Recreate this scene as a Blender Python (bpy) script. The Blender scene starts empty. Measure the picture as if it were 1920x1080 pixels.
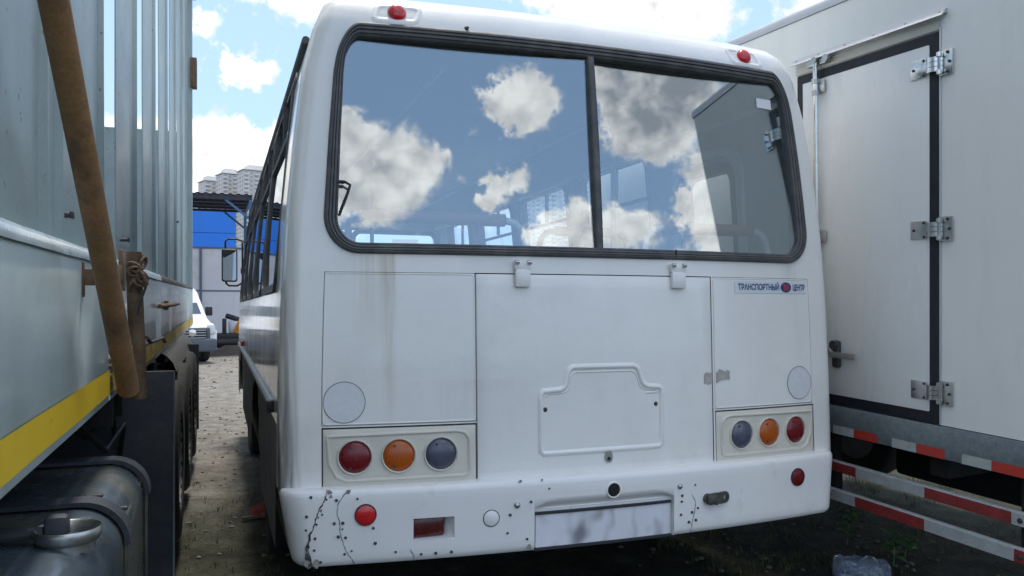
import bpy, bmesh, math, random
from mathutils import Vector, Matrix, noise as mnoise
random.seed(11)
R = math.radians
S = bpy.context.scene
C = S.collection

# ------------------------------------------------------------------ camera, sky, sun, exposure
cam_d = bpy.data.cameras.new('camera'); cam = bpy.data.objects.new('camera', cam_d); C.objects.link(cam)
cam.location = (0, 0, 1.5)
cam.rotation_euler = (R(90), 0, R(-19.95))
cam_d.sensor_width = 36.0
cam_d.lens = 1507.0 / 1920.0 * 36.0
cam_d.shift_y = (578.3 - 540.0) / 1920.0
cam_d.clip_start = 0.05; cam_d.clip_end = 6000
S.camera = cam
S.view_settings.view_transform = 'Standard'
S.view_settings.look = 'None'
S.view_settings.exposure = 1.92
S.view_settings.gamma = 1.0
S.view_settings.use_curve_mapping = False
S.cycles.max_bounces = 10
S.cycles.transparent_max_bounces = 24

SUN_EL, SUN_AZ = 72.0, 10.0          # azimuth from +Y towards +X
sun_dir = Vector((math.sin(R(SUN_AZ)) * math.cos(R(SUN_EL)), math.cos(R(SUN_AZ)) * math.cos(R(SUN_EL)), math.sin(R(SUN_EL))))
sun_d = bpy.data.lights.new('sun', 'SUN'); sun_d.energy = .9; sun_d.angle = R(10.0); sun_d.color = (1.0, 0.95, 0.87)
sun = bpy.data.objects.new('sun', sun_d); C.objects.link(sun)
sun.rotation_euler = (-sun_dir).to_track_quat('-Z', 'Y').to_euler()
sun.location = (0, 0, 60)

W = bpy.data.worlds.new('World'); S.world = W; W.use_nodes = True
nt = W.node_tree; nt.nodes.clear()
def N(t, **kw):
    n = nt.nodes.new(t)
    for k, v in kw.items(): setattr(n, k, v)
    return n
def L(a, b): nt.links.new(a, b)
def MATH(op, a, b=None, c=None, clamp=False):
    n = N('ShaderNodeMath', operation=op); n.use_clamp = clamp
    for i, x in enumerate((a, b, c)):
        if x is None: continue
        if isinstance(x, (int, float)): n.inputs[i].default_value = x
        else: L(x, n.inputs[i])
    return n.outputs[0]
tc = N('ShaderNodeTexCoord'); DIR = tc.outputs['Generated']
sky = N('ShaderNodeTexSky'); sky.sky_type = 'NISHITA'; sky.sun_disc = False
sky.sun_elevation = R(SUN_EL); sky.sun_rotation = R(SUN_AZ)
sky.air_density = 1.0; sky.dust_density = .6; sky.ozone_density = 2.2
def dazel(az, el): return (math.sin(R(az)) * math.cos(R(el)), math.cos(R(az)) * math.cos(R(el)), math.sin(R(el)))
# cumulus: azimuth, elevation, radius (degrees), weight, greyness
CL = [(180, 24, 2.1, 1, .05), (178.5, 22.2, 2.7, 1, .1), (176.5, 21.4, 2.4, 1, .1), (174.6, 22.3, 1.7, 1, 0), (178.2, 20.2, 1.5, 1, .2), (-179, 21.5, 2.2, 1, .3),
      (168, 26.4, 1.4, 1, 0), (165.7, 26.9, 1.7, 1, 0), (166.4, 25.1, 1.4, 1, .1), (164.6, 26.2, 1.1, .9, 0),
      (172.3, 22.9, .8, .7, 0), (170.4, 24.4, .7, .6, 0), (168.1, 21, 1.2, .95, 0), (169.3, 20.1, .9, .9, 0), (166.8, 21.2, .8, .75, 0), (171.2, 21.2, .7, .6, 0),
      (145, 26.8, 1.5, 1, .1), (142.7, 25.2, 3.2, 1, .75), (139.3, 25.2, 2.6, 1, .5), (142, 22.0, 2.0, 1, .35), (144.4, 23.6, 1.7, 1, .3), (143, 28.5, 3.0, 1, .5),
      (139.3, 19.3, 1.2, .95, 0), (139.6, 17.9, 1.6, 1, 0), (140.5, 16.8, 1.2, .95, 0), (138.8, 14.4, 1.5, 1, .05), (136, 12.5, 2.4, .9, .1),
      (163.8, 17.2, 1.6, 1, 0), (162.1, 17.7, 1.4, 1, 0), (165.5, 17.0, 1.1, .9, 0), (160.5, 17.2, 1.4, 1, 0), (146.6, 16.7, 1.4, 1, .05), (144.4, 16.3, 1.4, 1, .05), (163, 13, 3, .9, .1), (152, 13, 4, .9, .15), (142, 10, 3.6, .9, .1), (174, 11.5, 4, .9, .2), (-178, 11, 4, .9, .3),
      # ahead
      (4.5, 21.6, 3.0, 1, .05), (8.0, 22.6, 2.6, 1, .05), (0.3, 22.6, 1.8, .9, .0), (-1.0, 18.2, 1.0, .95, 0), (0.4, 15.7, 1.1, .95, 0), (1.7, 15.7, 1.0, .95, 0), (3.0, 15.6, .9, .85, 0),
      (5.4, 13.4, 1.1, .9, 0), (-1.0, 10.6, 1.6, 1, 0), (1.0, 10.8, 1.7, 1, .05), (3.2, 10.6, 1.7, 1, .05), (5.2, 10.2, 1.6, 1, .05), (0, 8.2, 2.4, 1, .1), (3.5, 7.6, 2.6, 1, .1), (-5, 9, 4, 1, .1), (8.5, 8, 3, 1, .1),
      (25, 20.6, 2.4, 1, 0), (28.5, 20.3, 2.0, 1, 0), (31.6, 19.6, 2.0, 1, 0), (33.6, 19.2, 1.3, 1, 0), (30, 22.5, 2.6, 1, .1), (21, 23.0, 2.6, .9, .1), (17, 8, 4, 1, .1), (26, 6.5, 3, .9, .1)]
rc = random.Random(5)
for k in range(46):  # unseen clouds around the view, many added for fill light
    az = rc.choice((rc.uniform(45, 128), rc.uniform(-166, -20), rc.uniform(-166, -20)))
    el = rc.uniform(8, 60); r = rc.uniform(5, 9)
    if k > 26: az = rc.uniform(-180, 180); el = rc.uniform(44, 84); r = rc.uniform(6, 11)
    for j in range(2): CL.append((az + rc.uniform(-r, r), el + rc.uniform(-r, r) * .4, r * rc.uniform(.6, 1), 1, rc.uniform(0, .5)))
wn = N('ShaderNodeTexNoise'); wn.inputs['Scale'].default_value = 17; wn.inputs['Detail'].default_value = 10; wn.inputs['Roughness'].default_value = .70
L(DIR, wn.inputs['Vector'])
wnb = N('ShaderNodeTexNoise'); wnb.inputs['Scale'].default_value = 46; wnb.inputs['Detail'].default_value = 8; wnb.inputs['Roughness'].default_value = .62; L(DIR, wnb.inputs['Vector'])
wn2 = N('ShaderNodeTexNoise'); wn2.inputs['Scale'].default_value = 30; wn2.inputs['Detail'].default_value = 5
wn3 = N('ShaderNodeTexNoise'); wn3.inputs['Scale'].default_value = 30; wn3.inputs['Detail'].default_value = 5; L(DIR, wn3.inputs['Vector'])
ofs = N('ShaderNodeVectorMath', operation='ADD'); L(DIR, ofs.inputs[0]); ofs.inputs[1].default_value = tuple(Vector((sun_dir.x * .4, 0, 1)).normalized() * .018)
L(ofs.outputs[0], wn2.inputs['Vector'])
# warp the direction a little so that blob outlines billow
wv = N('ShaderNodeVectorMath', operation='SUBTRACT'); L(wnb.outputs['Color'], wv.inputs[0]); wv.inputs[1].default_value = (.5, .5, .5)
ws = N('ShaderNodeVectorMath', operation='SCALE'); L(wv.outputs[0], ws.inputs[0]); ws.inputs['Scale'].default_value = .05
wd = N('ShaderNodeVectorMath', operation='ADD'); L(DIR, wd.inputs[0]); L(ws.outputs[0], wd.inputs[1])
tot = None; grey = None
for az, el, r, wgt, g in CL:
    dn = N('ShaderNodeVectorMath', operation='DISTANCE'); L(wd.outputs[0], dn.inputs[0]); dn.inputs[1].default_value = dazel(az, el)
    q = MATH('MULTIPLY', dn.outputs['Value'], 1 / (R(r) * 1.08)); q = MATH('MULTIPLY', q, q); q = MATH('MULTIPLY', q, -1.0)
    e = MATH('EXPONENT', q)
    tot = MATH('MULTIPLY', e, wgt) if tot is None else MATH('MULTIPLY_ADD', e, wgt, tot)
    if g > .02: grey = MATH('MULTIPLY', e, g) if grey is None else MATH('MULTIPLY_ADD', e, g, grey)
tot = MATH('MINIMUM', tot, 1.25)
nn = MATH('ADD', MATH('MULTIPLY', wn.outputs['Fac'], .5), MATH('MULTIPLY', wnb.outputs['Fac'], .5))
fld = MATH('ADD', tot, MATH('MULTIPLY', MATH('SUBTRACT', nn, .5), 2.6))
mr = N('ShaderNodeMapRange'); mr.interpolation_type = 'SMOOTHSTEP'; L(fld, mr.inputs['Value'])
mr.inputs['From Min'].default_value = .40; mr.inputs['From Max'].default_value = .95
lit = MATH('MULTIPLY_ADD', MATH('SUBTRACT', wn3.outputs['Fac'], wn2.outputs['Fac']), 1.5, .76, clamp=True)
gcl = MATH('MULTIPLY', MATH('MINIMUM', grey, 1.0), MATH('MINIMUM', MATH('MAXIMUM', MATH('SUBTRACT', fld, .45), 0), 1))
lit = MATH('SUBTRACT', lit, MATH('MULTIPLY', gcl, .75), clamp=True)
cc = N('ShaderNodeMixRGB'); L(lit, cc.inputs['Fac']); cc.inputs['Color1'].default_value = (.30, .32, .36, 1); cc.inputs['Color2'].default_value = (1.03, .98, .93, 1)
skm = N('ShaderNodeVectorMath', operation='SCALE'); L(sky.outputs['Color'], skm.inputs[0]); skm.inputs['Scale'].default_value = .18
ska = N('ShaderNodeVectorMath', operation='ADD'); L(skm.outputs[0], ska.inputs[0]); ska.inputs[1].default_value = (1.10, 1.58, 2.30)
ccs = N('ShaderNodeVectorMath', operation='SCALE'); L(cc.outputs['Color'], ccs.inputs[0]); ccs.inputs['Scale'].default_value = 6.0
dp = N('ShaderNodeVectorMath', operation='DOT_PRODUCT'); L(DIR, dp.inputs[0]); dp.inputs[1].default_value = (math.sin(R(SUN_AZ)), math.cos(R(SUN_AZ)), 0)
L(MATH('MULTIPLY_ADD', dp.outputs['Value'], -1.0, 5.1), ccs.inputs['Scale'])
mx = N('ShaderNodeMixRGB'); L(mr.outputs['Result'], mx.inputs['Fac']); L(ska.outputs[0], mx.inputs['Color1']); L(ccs.outputs[0], mx.inputs['Color2'])
bg = N('ShaderNodeBackground'); bg.inputs['Strength'].default_value = 0.1; L(mx.outputs['Color'], bg.inputs['Color'])
wo = N('ShaderNodeOutputWorld'); L(bg.outputs[0], wo.inputs['Surface'])

# ------------------------------------------------------------------ materials
def mat(name, col, rough=.5, metal=0, coat=0, var=.12, vscale=3.0, fine=0.0, bump=0.0, bscale=30, spec=.5, rvar=.1, dirt=None, dirt_amt=0.0, dirt_scale=2.0, dirt_lo=.5, dirt_hi=.7, trans=0, stretch=None):
    m = bpy.data.materials.new(name); m.use_nodes = True; t = m.node_tree; ns = t.nodes; b = ns['Principled BSDF']
    def n(ty, **k):
        x = ns.new(ty)
        for a, v in k.items(): setattr(x, a, v)
        return x
    tcx = n('ShaderNodeTexCoord')
    vec = tcx.outputs['Object']
    if stretch:
        mp = n('ShaderNodeMapping'); mp.inputs['Scale'].default_value = stretch; t.links.new(vec, mp.inputs['Vector']); vec = mp.outputs[0]
    def noise(sc, det=6, ro=.6, src=None):
        x = n('ShaderNodeTexNoise'); x.inputs['Scale'].default_value = sc; x.inputs['Detail'].default_value = det; x.inputs['Roughness'].default_value = ro
        t.links.new(src or vec, x.inputs['Vector']); return x.outputs['Fac']
    n1 = noise(vscale)
    mrn = n('ShaderNodeMapRange'); t.links.new(n1, mrn.inputs['Value']); mrn.inputs['From Min'].default_value = .3; mrn.inputs['From Max'].default_value = .7
    mrn.inputs['To Min'].default_value = 1 - var; mrn.inputs['To Max'].default_value = 1 + var
    vm = n('ShaderNodeVectorMath', operation='SCALE'); vm.inputs[0].default_value = col[:3]; t.links.new(mrn.outputs[0], vm.inputs['Scale'])
    colo = vm.outputs[0]
    if fine:
        n3 = noise(120, 3)
        m3 = n('ShaderNodeMapRange'); t.links.new(n3, m3.inputs['Value']); m3.inputs['From Min'].default_value = .3; m3.inputs['From Max'].default_value = .7
        m3.inputs['To Min'].default_value = 1 - fine; m3.inputs['To Max'].default_value = 1 + fine
        v3 = n('ShaderNodeVectorMath', operation='SCALE'); t.links.new(colo, v3.inputs[0]); t.links.new(m3.outputs[0], v3.inputs['Scale']); colo = v3.outputs[0]
    if dirt:
        n2 = noise(dirt_scale, 9, .65)
        m2 = n('ShaderNodeMapRange'); m2.interpolation_type = 'SMOOTHSTEP'; t.links.new(n2, m2.inputs['Value']); m2.inputs['From Min'].default_value = dirt_lo; m2.inputs['From Max'].default_value = dirt_hi
        m2.inputs['To Max'].default_value = dirt_amt
        mixc = n('ShaderNodeMixRGB'); t.links.new(m2.outputs[0], mixc.inputs['Fac']); t.links.new(colo, mixc.inputs['Color1']); mixc.inputs['Color2'].default_value = (*dirt[:3], 1)
        colo = mixc.outputs[0]
    t.links.new(colo, b.inputs['Base Color'])
    rr = n('ShaderNodeMapRange'); t.links.new(noise(vscale * 2.3), rr.inputs['Value']); rr.inputs['From Min'].default_value = .3; rr.inputs['From Max'].default_value = .7
    rr.inputs['To Min'].default_value = max(.02, rough - rvar * .5); rr.inputs['To Max'].default_value = min(1, rough + rvar)
    t.links.new(rr.outputs[0], b.inputs['Roughness'])
    b.inputs['Metallic'].default_value = metal; b.inputs['Coat Weight'].default_value = coat; b.inputs['Coat Roughness'].default_value = .08
    b.inputs['Specular IOR Level'].default_value = spec
    if trans: b.inputs['Transmission Weight'].default_value = trans
    if bump:
        bn = n('ShaderNodeBump'); bn.inputs['Strength'].default_value = 1.0; bn.inputs['Distance'].default_value = bump
        t.links.new(noise(bscale, 8), bn.inputs['Height']); t.links.new(bn.outputs[0], b.inputs['Normal'])
    m['colour_socket'] = 1
    return m
def glass_mat(name, tint, ior=2.25, rough=0.0):
    m = bpy.data.materials.new(name); m.use_nodes = True; t = m.node_tree; t.nodes.clear()
    o = t.nodes.new('ShaderNodeOutputMaterial'); mixs = t.nodes.new('ShaderNodeMixShader')
    tr = t.nodes.new('ShaderNodeBsdfTransparent'); tr.inputs[0].default_value = (*tint, 1)
    gl = t.nodes.new('ShaderNodeBsdfGlossy'); gl.inputs['Roughness'].default_value = rough; gl.inputs[0].default_value = (.88, .95, 1, 1)
    fr = t.nodes.new('ShaderNodeFresnel'); fr.inputs[0].default_value = ior
    # fresnel is meant for entering rays: same value from both sides
    ge = t.nodes.new('ShaderNodeNewGeometry')
    inv = t.nodes.new('ShaderNodeMath'); inv.operation = 'DIVIDE'; inv.inputs[0].default_value = 1.0; inv.inputs[1].default_value = ior
    selm = t.nodes.new('ShaderNodeMix'); selm.data_type = 'FLOAT'
    selm.inputs[2].default_value = ior; selm.inputs[3].default_value = ior
    t.links.new(ge.outputs['Backfacing'], selm.inputs[0])
    # Blender flips ior for back faces itself, so feed 1/ior there
    sel2 = t.nodes.new('ShaderNodeMix'); sel2.data_type = 'FLOAT'; t.links.new(ge.outputs['Backfacing'], sel2.inputs[0]); sel2.inputs[2].default_value = ior; sel2.inputs[3].default_value = 1.0 / ior
    t.links.new(sel2.outputs[0], fr.inputs[0])
    t.links.new(fr.outputs[0], mixs.inputs[0]); t.links.new(tr.outputs[0], mixs.inputs[1]); t.links.new(gl.outputs[0], mixs.inputs[2]); t.links.new(mixs.outputs[0], o.inputs[0])
    return m

M = {}
M['bus'] = mat('bus_white_paint', (.85, .838, .81), .34, 0, .8, .04, 2.2, 0, .0075, 1.6, dirt=(.46, .43, .37), dirt_amt=.30, dirt_scale=3, dirt_lo=.48, dirt_hi=.85)
M['bumper'] = mat('bumper_white_paint', (.85, .835, .82), .34, 0, .25, .04, 3, 0, .0008, 8, dirt=(.36, .34, .31), dirt_amt=.35, dirt_scale=9, dirt_lo=.58, dirt_hi=.8)
M['cream'] = mat('cream_plastic', (.66, .63, .55), .38, 0, 0, .04, 4, 0, .0003, 60)
M['lining'] = mat('interior_lining', (.46, .50, .49), .7, 0, 0, .08, 2, .06)
M['ceiling'] = mat('ceiling_lining', (.78, .81, .83), .7, 0, 0, .06, 2)
M['rubber'] = mat('window_rubber', (.082, .083, .087), .55, 0, 0, .2, 8, .15, .0006, 80, dirt=(.16, .15, .14), dirt_amt=.7, dirt_scale=10, dirt_lo=.45, dirt_hi=.7)
M['black'] = mat('black_plastic', (.018, .018, .02), .5, 0, 0, .2, 6)
M['dark'] = mat('dark_gap', (.012, .012, .012), .9, 0, 0, .2, 6)
M['glass'] = glass_mat('rear_window_glass', (.95, .98, .985), 2.75)
M['glass_side'] = glass_mat('side_window_glass', (.95, .97, .98), 1.4)
M['glass_dark'] = glass_mat('darkened_glass', (.30, .32, .34), 1.8)  # tint darkened in place of the dark truck mirrored in the bus windows
M['red_lens'] = mat('red_lens', (.16, .005, .009), .25, 0, .2, .12, 30, .1, .0006, 160)
M['fog_lens'] = mat('dark_red_lens', (.085, .004, .006), .25, 0, .5, .2, 30, .1, .0006, 160)
M['red_bright'] = mat('bright_red_lens', (.62, .012, .018), .2, 0, .6, .08, 30, .06, .0005, 160)
M['orange_lens'] = mat('orange_lens', (.42, .085, .005), .25, 0, .2, .1, 30, .1, .0006, 160)
M['clear_lens'] = mat('clear_lens', (.075, .085, .125), .2, 0, .3, .25, 14, .1, .0008, 160)
M['white_sticker'] = mat('white_reflector_sticker', (.74, .75, .78), .25, 0, .4, .03, 20)
M['paper'] = mat('paper', (.8, .81, .84), .6)
M['print_blue'] = mat('print_blue', (.02, .055, .19), .4)
M['print_red'] = mat('print_red', (.55, .05, .06), .4)
M['sticker'] = mat('pale_sticker', (.70, .73, .77), .3, 0, .3, .02, 10)
M['steel'] = mat('galvanised_steel', (.50, .51, .50), .33, .9, 0, .12, 20, .05)
M['bright_steel'] = mat('polished_steel', (.72, .72, .70), .2, 1, 0, .08, 20)
M['bolt'] = mat('dark_bolt', (.06, .06, .065), .5, .3)
M['rusty'] = mat('rusty_brown_steel', (.12, .075, .042), .75, 0, 0, .3, 14, .25, .002, 60, dirt=(.20, .13, .075), dirt_amt=.8, dirt_scale=9, dirt_lo=.45, dirt_hi=.65)
M['pipe'] = mat('brown_rusted_pipe', (.21, .112, .045), .7, 0, 0, .28, 6, .16, .0008, 60, dirt=(.075, .045, .03), dirt_amt=.85, dirt_scale=8, dirt_lo=.5, dirt_hi=.72)
M['slat'] = mat('grey_green_truck_paint', (.27, .335, .335), .55, 0, .1, .14, 2.5, .05, .0012, 14, dirt=(.15, .075, .04), dirt_amt=.9, dirt_scale=22, dirt_lo=.635, dirt_hi=.68)
M['board'] = mat('grey_blue_truck_paint', (.54, .62, .60), .33, 0, .3, .10, 1.8, .03, .003, 4, dirt=(.15, .15, .14), dirt_amt=.6, dirt_scale=5, dirt_lo=.58, dirt_hi=.78)
M['ledge'] = mat('scuffed_ledge', (.42, .50, .51), .28, 0, .5, .15, 6, .05, .003, 16, dirt=(.10, .09, .08), dirt_amt=.6, dirt_scale=12, dirt_lo=.58, dirt_hi=.72)
M['yellow'] = mat('yellow_stripe', (.78, .51, .015), .45, 0, 0, .06, 4, .03, 0, 30, dirt=(.16, .12, .04), dirt_amt=.6, dirt_scale=7, dirt_lo=.62, dirt_hi=.76)
M['yellow_dirty'] = mat('dirty_yellow_stripe', (.62, .41, .03), .55, 0, 0, .12, 3, .08, 0, 30, dirt=(.20, .15, .06), dirt_amt=.75, dirt_scale=3, dirt_lo=.46, dirt_hi=.62)
M['tank'] = mat('fuel_tank_paint', (.065, .085, .10), .27, .1, .3, .25, 3, .12, .003, 9, dirt=(.17, .16, .12), dirt_amt=.8, dirt_scale=4, dirt_lo=.45, dirt_hi=.68)
M['flap'] = mat('mud_flap_rubber', (.032, .036, .048), .6, 0, 0, .2, 4, .2, .001, 30, dirt=(.07, .075, .07), dirt_amt=.7, dirt_scale=3, dirt_lo=.45, dirt_hi=.7)
M['fender'] = mat('dusty_fender', (.075, .072, .068), .8, 0, 0, .3, 14, .3, .003, 50)
M['tyre'] = mat('tyre_rubber', (.016, .016, .016), .8, 0, 0, .3, 9, .15)
M['rim'] = mat('wheel_rim', (.28, .29, .30), .5, .4)
M['box'] = mat('box_truck_panel', (.85, .86, .835), .30, 0, .15, .02, 1.2, .015, .0010, 5, dirt=(.55, .57, .54), dirt_amt=.25, dirt_scale=2.2, dirt_lo=.48, dirt_hi=.8, stretch=(3, 3, .6))
M['box_door'] = mat('box_truck_door_panel', (.85, .86, .85), .27, 0, .2, .02, 1.2, .015, .0010, 5, dirt=(.57, .59, .57), dirt_amt=.2, dirt_scale=2.2, dirt_lo=.5, dirt_hi=.8, stretch=(3, 3, .6))
M['alu'] = mat('aluminium_trim', (.56, .58, .61), .4, .4, 0, .05, 6)
M['zinc'] = mat('zinc_strip', (.22, .26, .28), .45, .45, 0, .18, 40, .12)
M['cream_trim'] = mat('cream_door_trim', (.62, .60, .53), .4)
M['seal'] = mat('black_door_seal', (.012, .014, .022), .55, 0, 0, .2, 12)
M['tape_red'] = mat('red_reflective_tape', (.52, .045, .03), .4, 0, 0, .08, 30, .05, dirt=(.14, .10, .09), dirt_amt=.7, dirt_scale=9, dirt_lo=.5, dirt_hi=.75)
M['tape_white'] = mat('white_reflective_tape', (.44, .47, .46), .4, 0, 0, .08, 30, .05, dirt=(.16, .15, .14), dirt_amt=.7, dirt_scale=9, dirt_lo=.5, dirt_hi=.75)
M['bar_red'] = mat('red_bar_paint', (.26, .035, .035), .6, 0, 0, .25, 12, .3)
M['bar_white'] = mat('white_bar_paint', (.42, .45, .46), .5, 0, 0, .15, 12, .12)
M['pad'] = mat('brown_rail_padding', (.26, .115, .085), .6)
M['rail'] = mat('grey_handrail_paint', (.66, .70, .74), .4, 0, .2)
M['rail_beige'] = mat('beige_handrail', (.50, .42, .33), .5)
M['seat'] = mat('seat_upholstery', (.11, .075, .07), .85, 0, 0, .2, 12, .2)
M['van'] = mat('van_white_paint', (.80, .81, .82), .25, 0, .5, .02)
M['van_grey'] = mat('van_grey_plastic', (.09, .105, .13), .55)
M['shed_wall'] = mat('pale_wall_panel', (.72, .72, .75), .8, 0, 0, .06, .5, .02, dirt=(.42, .42, .42), dirt_amt=.5, dirt_scale=.6)
M['wall_joint'] = mat('wall_joint_steel', (.12, .15, .20), .5)
M['blue'] = mat('blue_cladding', (.025, .21, .74), .5, 0, 0, .04, 1)
M['blue_steel'] = mat('blue_steel_post', (.07, .16, .30), .5)
M['roof_sheet'] = mat('canopy_roof_sheet', (.035, .04, .055), .5, 0, 0, .3, 2)
M['tower'] = mat('tower_concrete', (.62, .59, .56), .8, 0, 0, .05, .05)  # tower colours kept pale in place of distance haze
M['tower_band'] = mat('tower_balcony', (.74, .72, .69), .8, 0, 0, .05, .05)
M['tower_glass'] = mat('tower_window_glass', (.38, .42, .46), .2, 0, 0, .25, .2)
M['orange_paint'] = mat('orange_machine_paint', (.62, .25, .012), .4)
M['rag'] = mat('faded_red_cloth', (.26, .055, .04), .9, 0, 0, .3, 25, .2)
M['plastic'] = mat('clear_blue_plastic', (.30, .38, .52), .12, 0, .6, .15, 20); M['plastic'].node_tree.nodes['Principled BSDF'].inputs['Alpha'].default_value = .42
M['leaf'] = mat('weed_leaf', (.07, .17, .05), .6, 0, 0, .3, 30)
M['straw'] = mat('dry_grass', (.075, .085, .032), .8, 0, 0, .35, 30)
M['stone'] = mat('stone', (.13, .12, .10), .9, 0, 0, .3, 8)
M['mirror'] = mat('mirror_glass', (.45, .46, .48), .03, 1, 0, 0, 3, rvar=.0)
M['plate_back'] = mat('plate_holder', (.03, .03, .035), .5)

def edit(m): t = m.node_tree; return t, t.nodes['Principled BSDF']
# drip stains under the rear window; shade painted onto the left side of the bus (object space of the bus)
def stains_and_shade(m, spots):
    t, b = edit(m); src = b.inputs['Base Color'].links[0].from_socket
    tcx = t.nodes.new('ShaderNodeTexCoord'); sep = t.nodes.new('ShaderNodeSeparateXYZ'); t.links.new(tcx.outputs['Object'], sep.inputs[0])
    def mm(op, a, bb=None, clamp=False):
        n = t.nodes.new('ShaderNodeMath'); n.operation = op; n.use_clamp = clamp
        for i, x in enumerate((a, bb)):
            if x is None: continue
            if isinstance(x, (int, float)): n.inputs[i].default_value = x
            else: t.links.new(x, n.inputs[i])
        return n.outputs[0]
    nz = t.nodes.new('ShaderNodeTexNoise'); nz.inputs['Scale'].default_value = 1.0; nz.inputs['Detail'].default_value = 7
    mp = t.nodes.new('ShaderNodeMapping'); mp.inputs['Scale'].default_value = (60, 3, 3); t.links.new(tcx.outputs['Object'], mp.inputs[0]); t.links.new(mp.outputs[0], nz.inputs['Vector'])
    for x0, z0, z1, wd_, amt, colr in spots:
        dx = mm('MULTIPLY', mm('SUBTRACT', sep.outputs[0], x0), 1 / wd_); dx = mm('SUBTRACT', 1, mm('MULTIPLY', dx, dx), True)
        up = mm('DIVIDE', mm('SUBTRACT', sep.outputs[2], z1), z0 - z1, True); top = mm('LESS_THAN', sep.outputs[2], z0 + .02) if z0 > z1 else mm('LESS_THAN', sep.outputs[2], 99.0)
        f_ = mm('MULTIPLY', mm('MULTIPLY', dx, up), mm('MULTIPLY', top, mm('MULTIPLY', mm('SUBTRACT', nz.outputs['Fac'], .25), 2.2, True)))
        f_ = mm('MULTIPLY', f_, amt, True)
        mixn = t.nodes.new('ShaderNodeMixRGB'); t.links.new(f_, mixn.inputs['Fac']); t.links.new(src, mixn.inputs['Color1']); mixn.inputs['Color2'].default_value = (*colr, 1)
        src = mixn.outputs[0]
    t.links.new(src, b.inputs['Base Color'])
stains_and_shade(M['bus'], [(-.93, 1.72, 1.30, .10, .55, (.50, .42, .27)), (-.88, 1.72, .95, .03, .8, (.46, .38, .26)), (1.0, 1.72, 1.52, .05, .45, (.5, .47, .35)), (-.55, 1.2, .85, .3, .12, (.4, .37, .33)), (-1.45, .45, 1.30, .25, 5.0, (.09, .087, .08)), (-1.45, .55, 3.0, .25, 3.0, (.17, .172, .17))])  # last two entries paint shade on the left corner and side
# number plate: white plate with soft dark characters nobody can read
def plate_mat():
    m = mat('smeared_number_plate', (.72, .72, .78), .4); t, b = edit(m); src = b.inputs['Base Color'].links[0].from_socket
    tcx = t.nodes.new('ShaderNodeTexCoord'); mp = t.nodes.new('ShaderNodeMapping'); mp.inputs['Scale'].default_value = (11, 1, 7); t.links.new(tcx.outputs['Object'], mp.inputs[0])
    nz = t.nodes.new('ShaderNodeTexNoise'); nz.inputs['Scale'].default_value = 1; nz.inputs['Detail'].default_value = 1; t.links.new(mp.outputs[0], nz.inputs['Vector'])
    mr_ = t.nodes.new('ShaderNodeMapRange'); mr_.interpolation_type = 'SMOOTHSTEP'; t.links.new(nz.outputs['Fac'], mr_.inputs[0]); mr_.inputs[1].default_value = .47; mr_.inputs[2].default_value = .72; mr_.inputs[4].default_value = .72
    mx_ = t.nodes.new('ShaderNodeMixRGB'); t.links.new(mr_.outputs[0], mx_.inputs[0]); t.links.new(src, mx_.inputs[1]); mx_.inputs[2].default_value = (.05, .06, .09, 1)
    dn = t.nodes.new('ShaderNodeVectorMath'); dn.operation = 'DISTANCE'; t.links.new(tcx.outputs['Object'], dn.inputs[0]); dn.inputs[1].default_value = (.235, -.0, .585)
    m3 = t.nodes.new('ShaderNodeMapRange'); m3.interpolation_type = 'SMOOTHSTEP'; t.links.new(dn.outputs['Value'], m3.inputs[0]); m3.inputs[1].default_value = .03; m3.inputs[2].default_value = .0; m3.inputs[4].default_value = .9
    m3.inputs[1].default_value = .028; m3.inputs[2].default_value = .008
    m3.inputs[3].default_value = 0.0
    mx2 = t.nodes.new('ShaderNodeMixRGB'); t.links.new(m3.outputs[0], mx2.inputs[0]); t.links.new(mx_.outputs[0], mx2.inputs[1]); mx2.inputs[2].default_value = (.55, .12, .15, 1)
    t.links.new(mx2.outputs[0], b.inputs['Base Color']); return m
M['plate'] = plate_mat()
def flat_box_grad(): pass

# ------------------------------------------------------------------ mesh helpers
def link(name, me, m, parent=None):
    o = bpy.data.objects.new(name, me); C.objects.link(o)
    if m is not None and not me.materials: me.materials.append(m)
    if parent is not None: o.parent = parent
    return o
def obj(name, bm, m, parent=None, smooth=35, kind=None, recalc=True):
    me = bpy.data.meshes.new(name)
    if recalc: bmesh.ops.recalc_face_normals(bm, faces=bm.faces)
    bm.to_mesh(me); bm.free()
    if smooth:
        me.shade_smooth(); me.set_sharp_from_angle(angle=R(smooth))
    o = link(name, me, m, parent)
    if kind: o['kind'] = kind
    return o
def tag(o, label, cat, group=None):
    o['label'] = label; o['category'] = cat
    if group: o['group'] = group
    return o
def empty(name, loc=(0, 0, 0), mtx=None):
    o = bpy.data.objects.new(name, None); C.objects.link(o); o.empty_display_size = .3
    if mtx is not None: o.matrix_world = mtx
    else: o.location = loc
    return o
def NB(): return bmesh.new()
def box(bm, c, s, bev=0.0, rot=None, seg=2):
    r = bmesh.ops.create_cube(bm, size=1.0); vs = r['verts']
    bmesh.ops.scale(bm, vec=s, verts=vs)
    if bev > 0:
        es = list({e for v in vs for e in v.link_edges})
        bv = bmesh.ops.bevel(bm, geom=es, offset=bev, segments=seg, affect='EDGES', profile=.5)
        vs = list({v for f in bv['faces'] for v in f.verts} | {v for v in vs if v.is_valid})
    if rot is not None: bmesh.ops.rotate(bm, verts=vs, cent=(0, 0, 0), matrix=rot)
    bmesh.ops.translate(bm, vec=c, verts=vs); return vs
def basis(d):
    d = d.normalized(); a = Vector((0, 0, 1)) if abs(d.z) < .9 else Vector((1, 0, 0))
    x = d.cross(a).normalized(); y = x.cross(d).normalized(); return x, y
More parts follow.
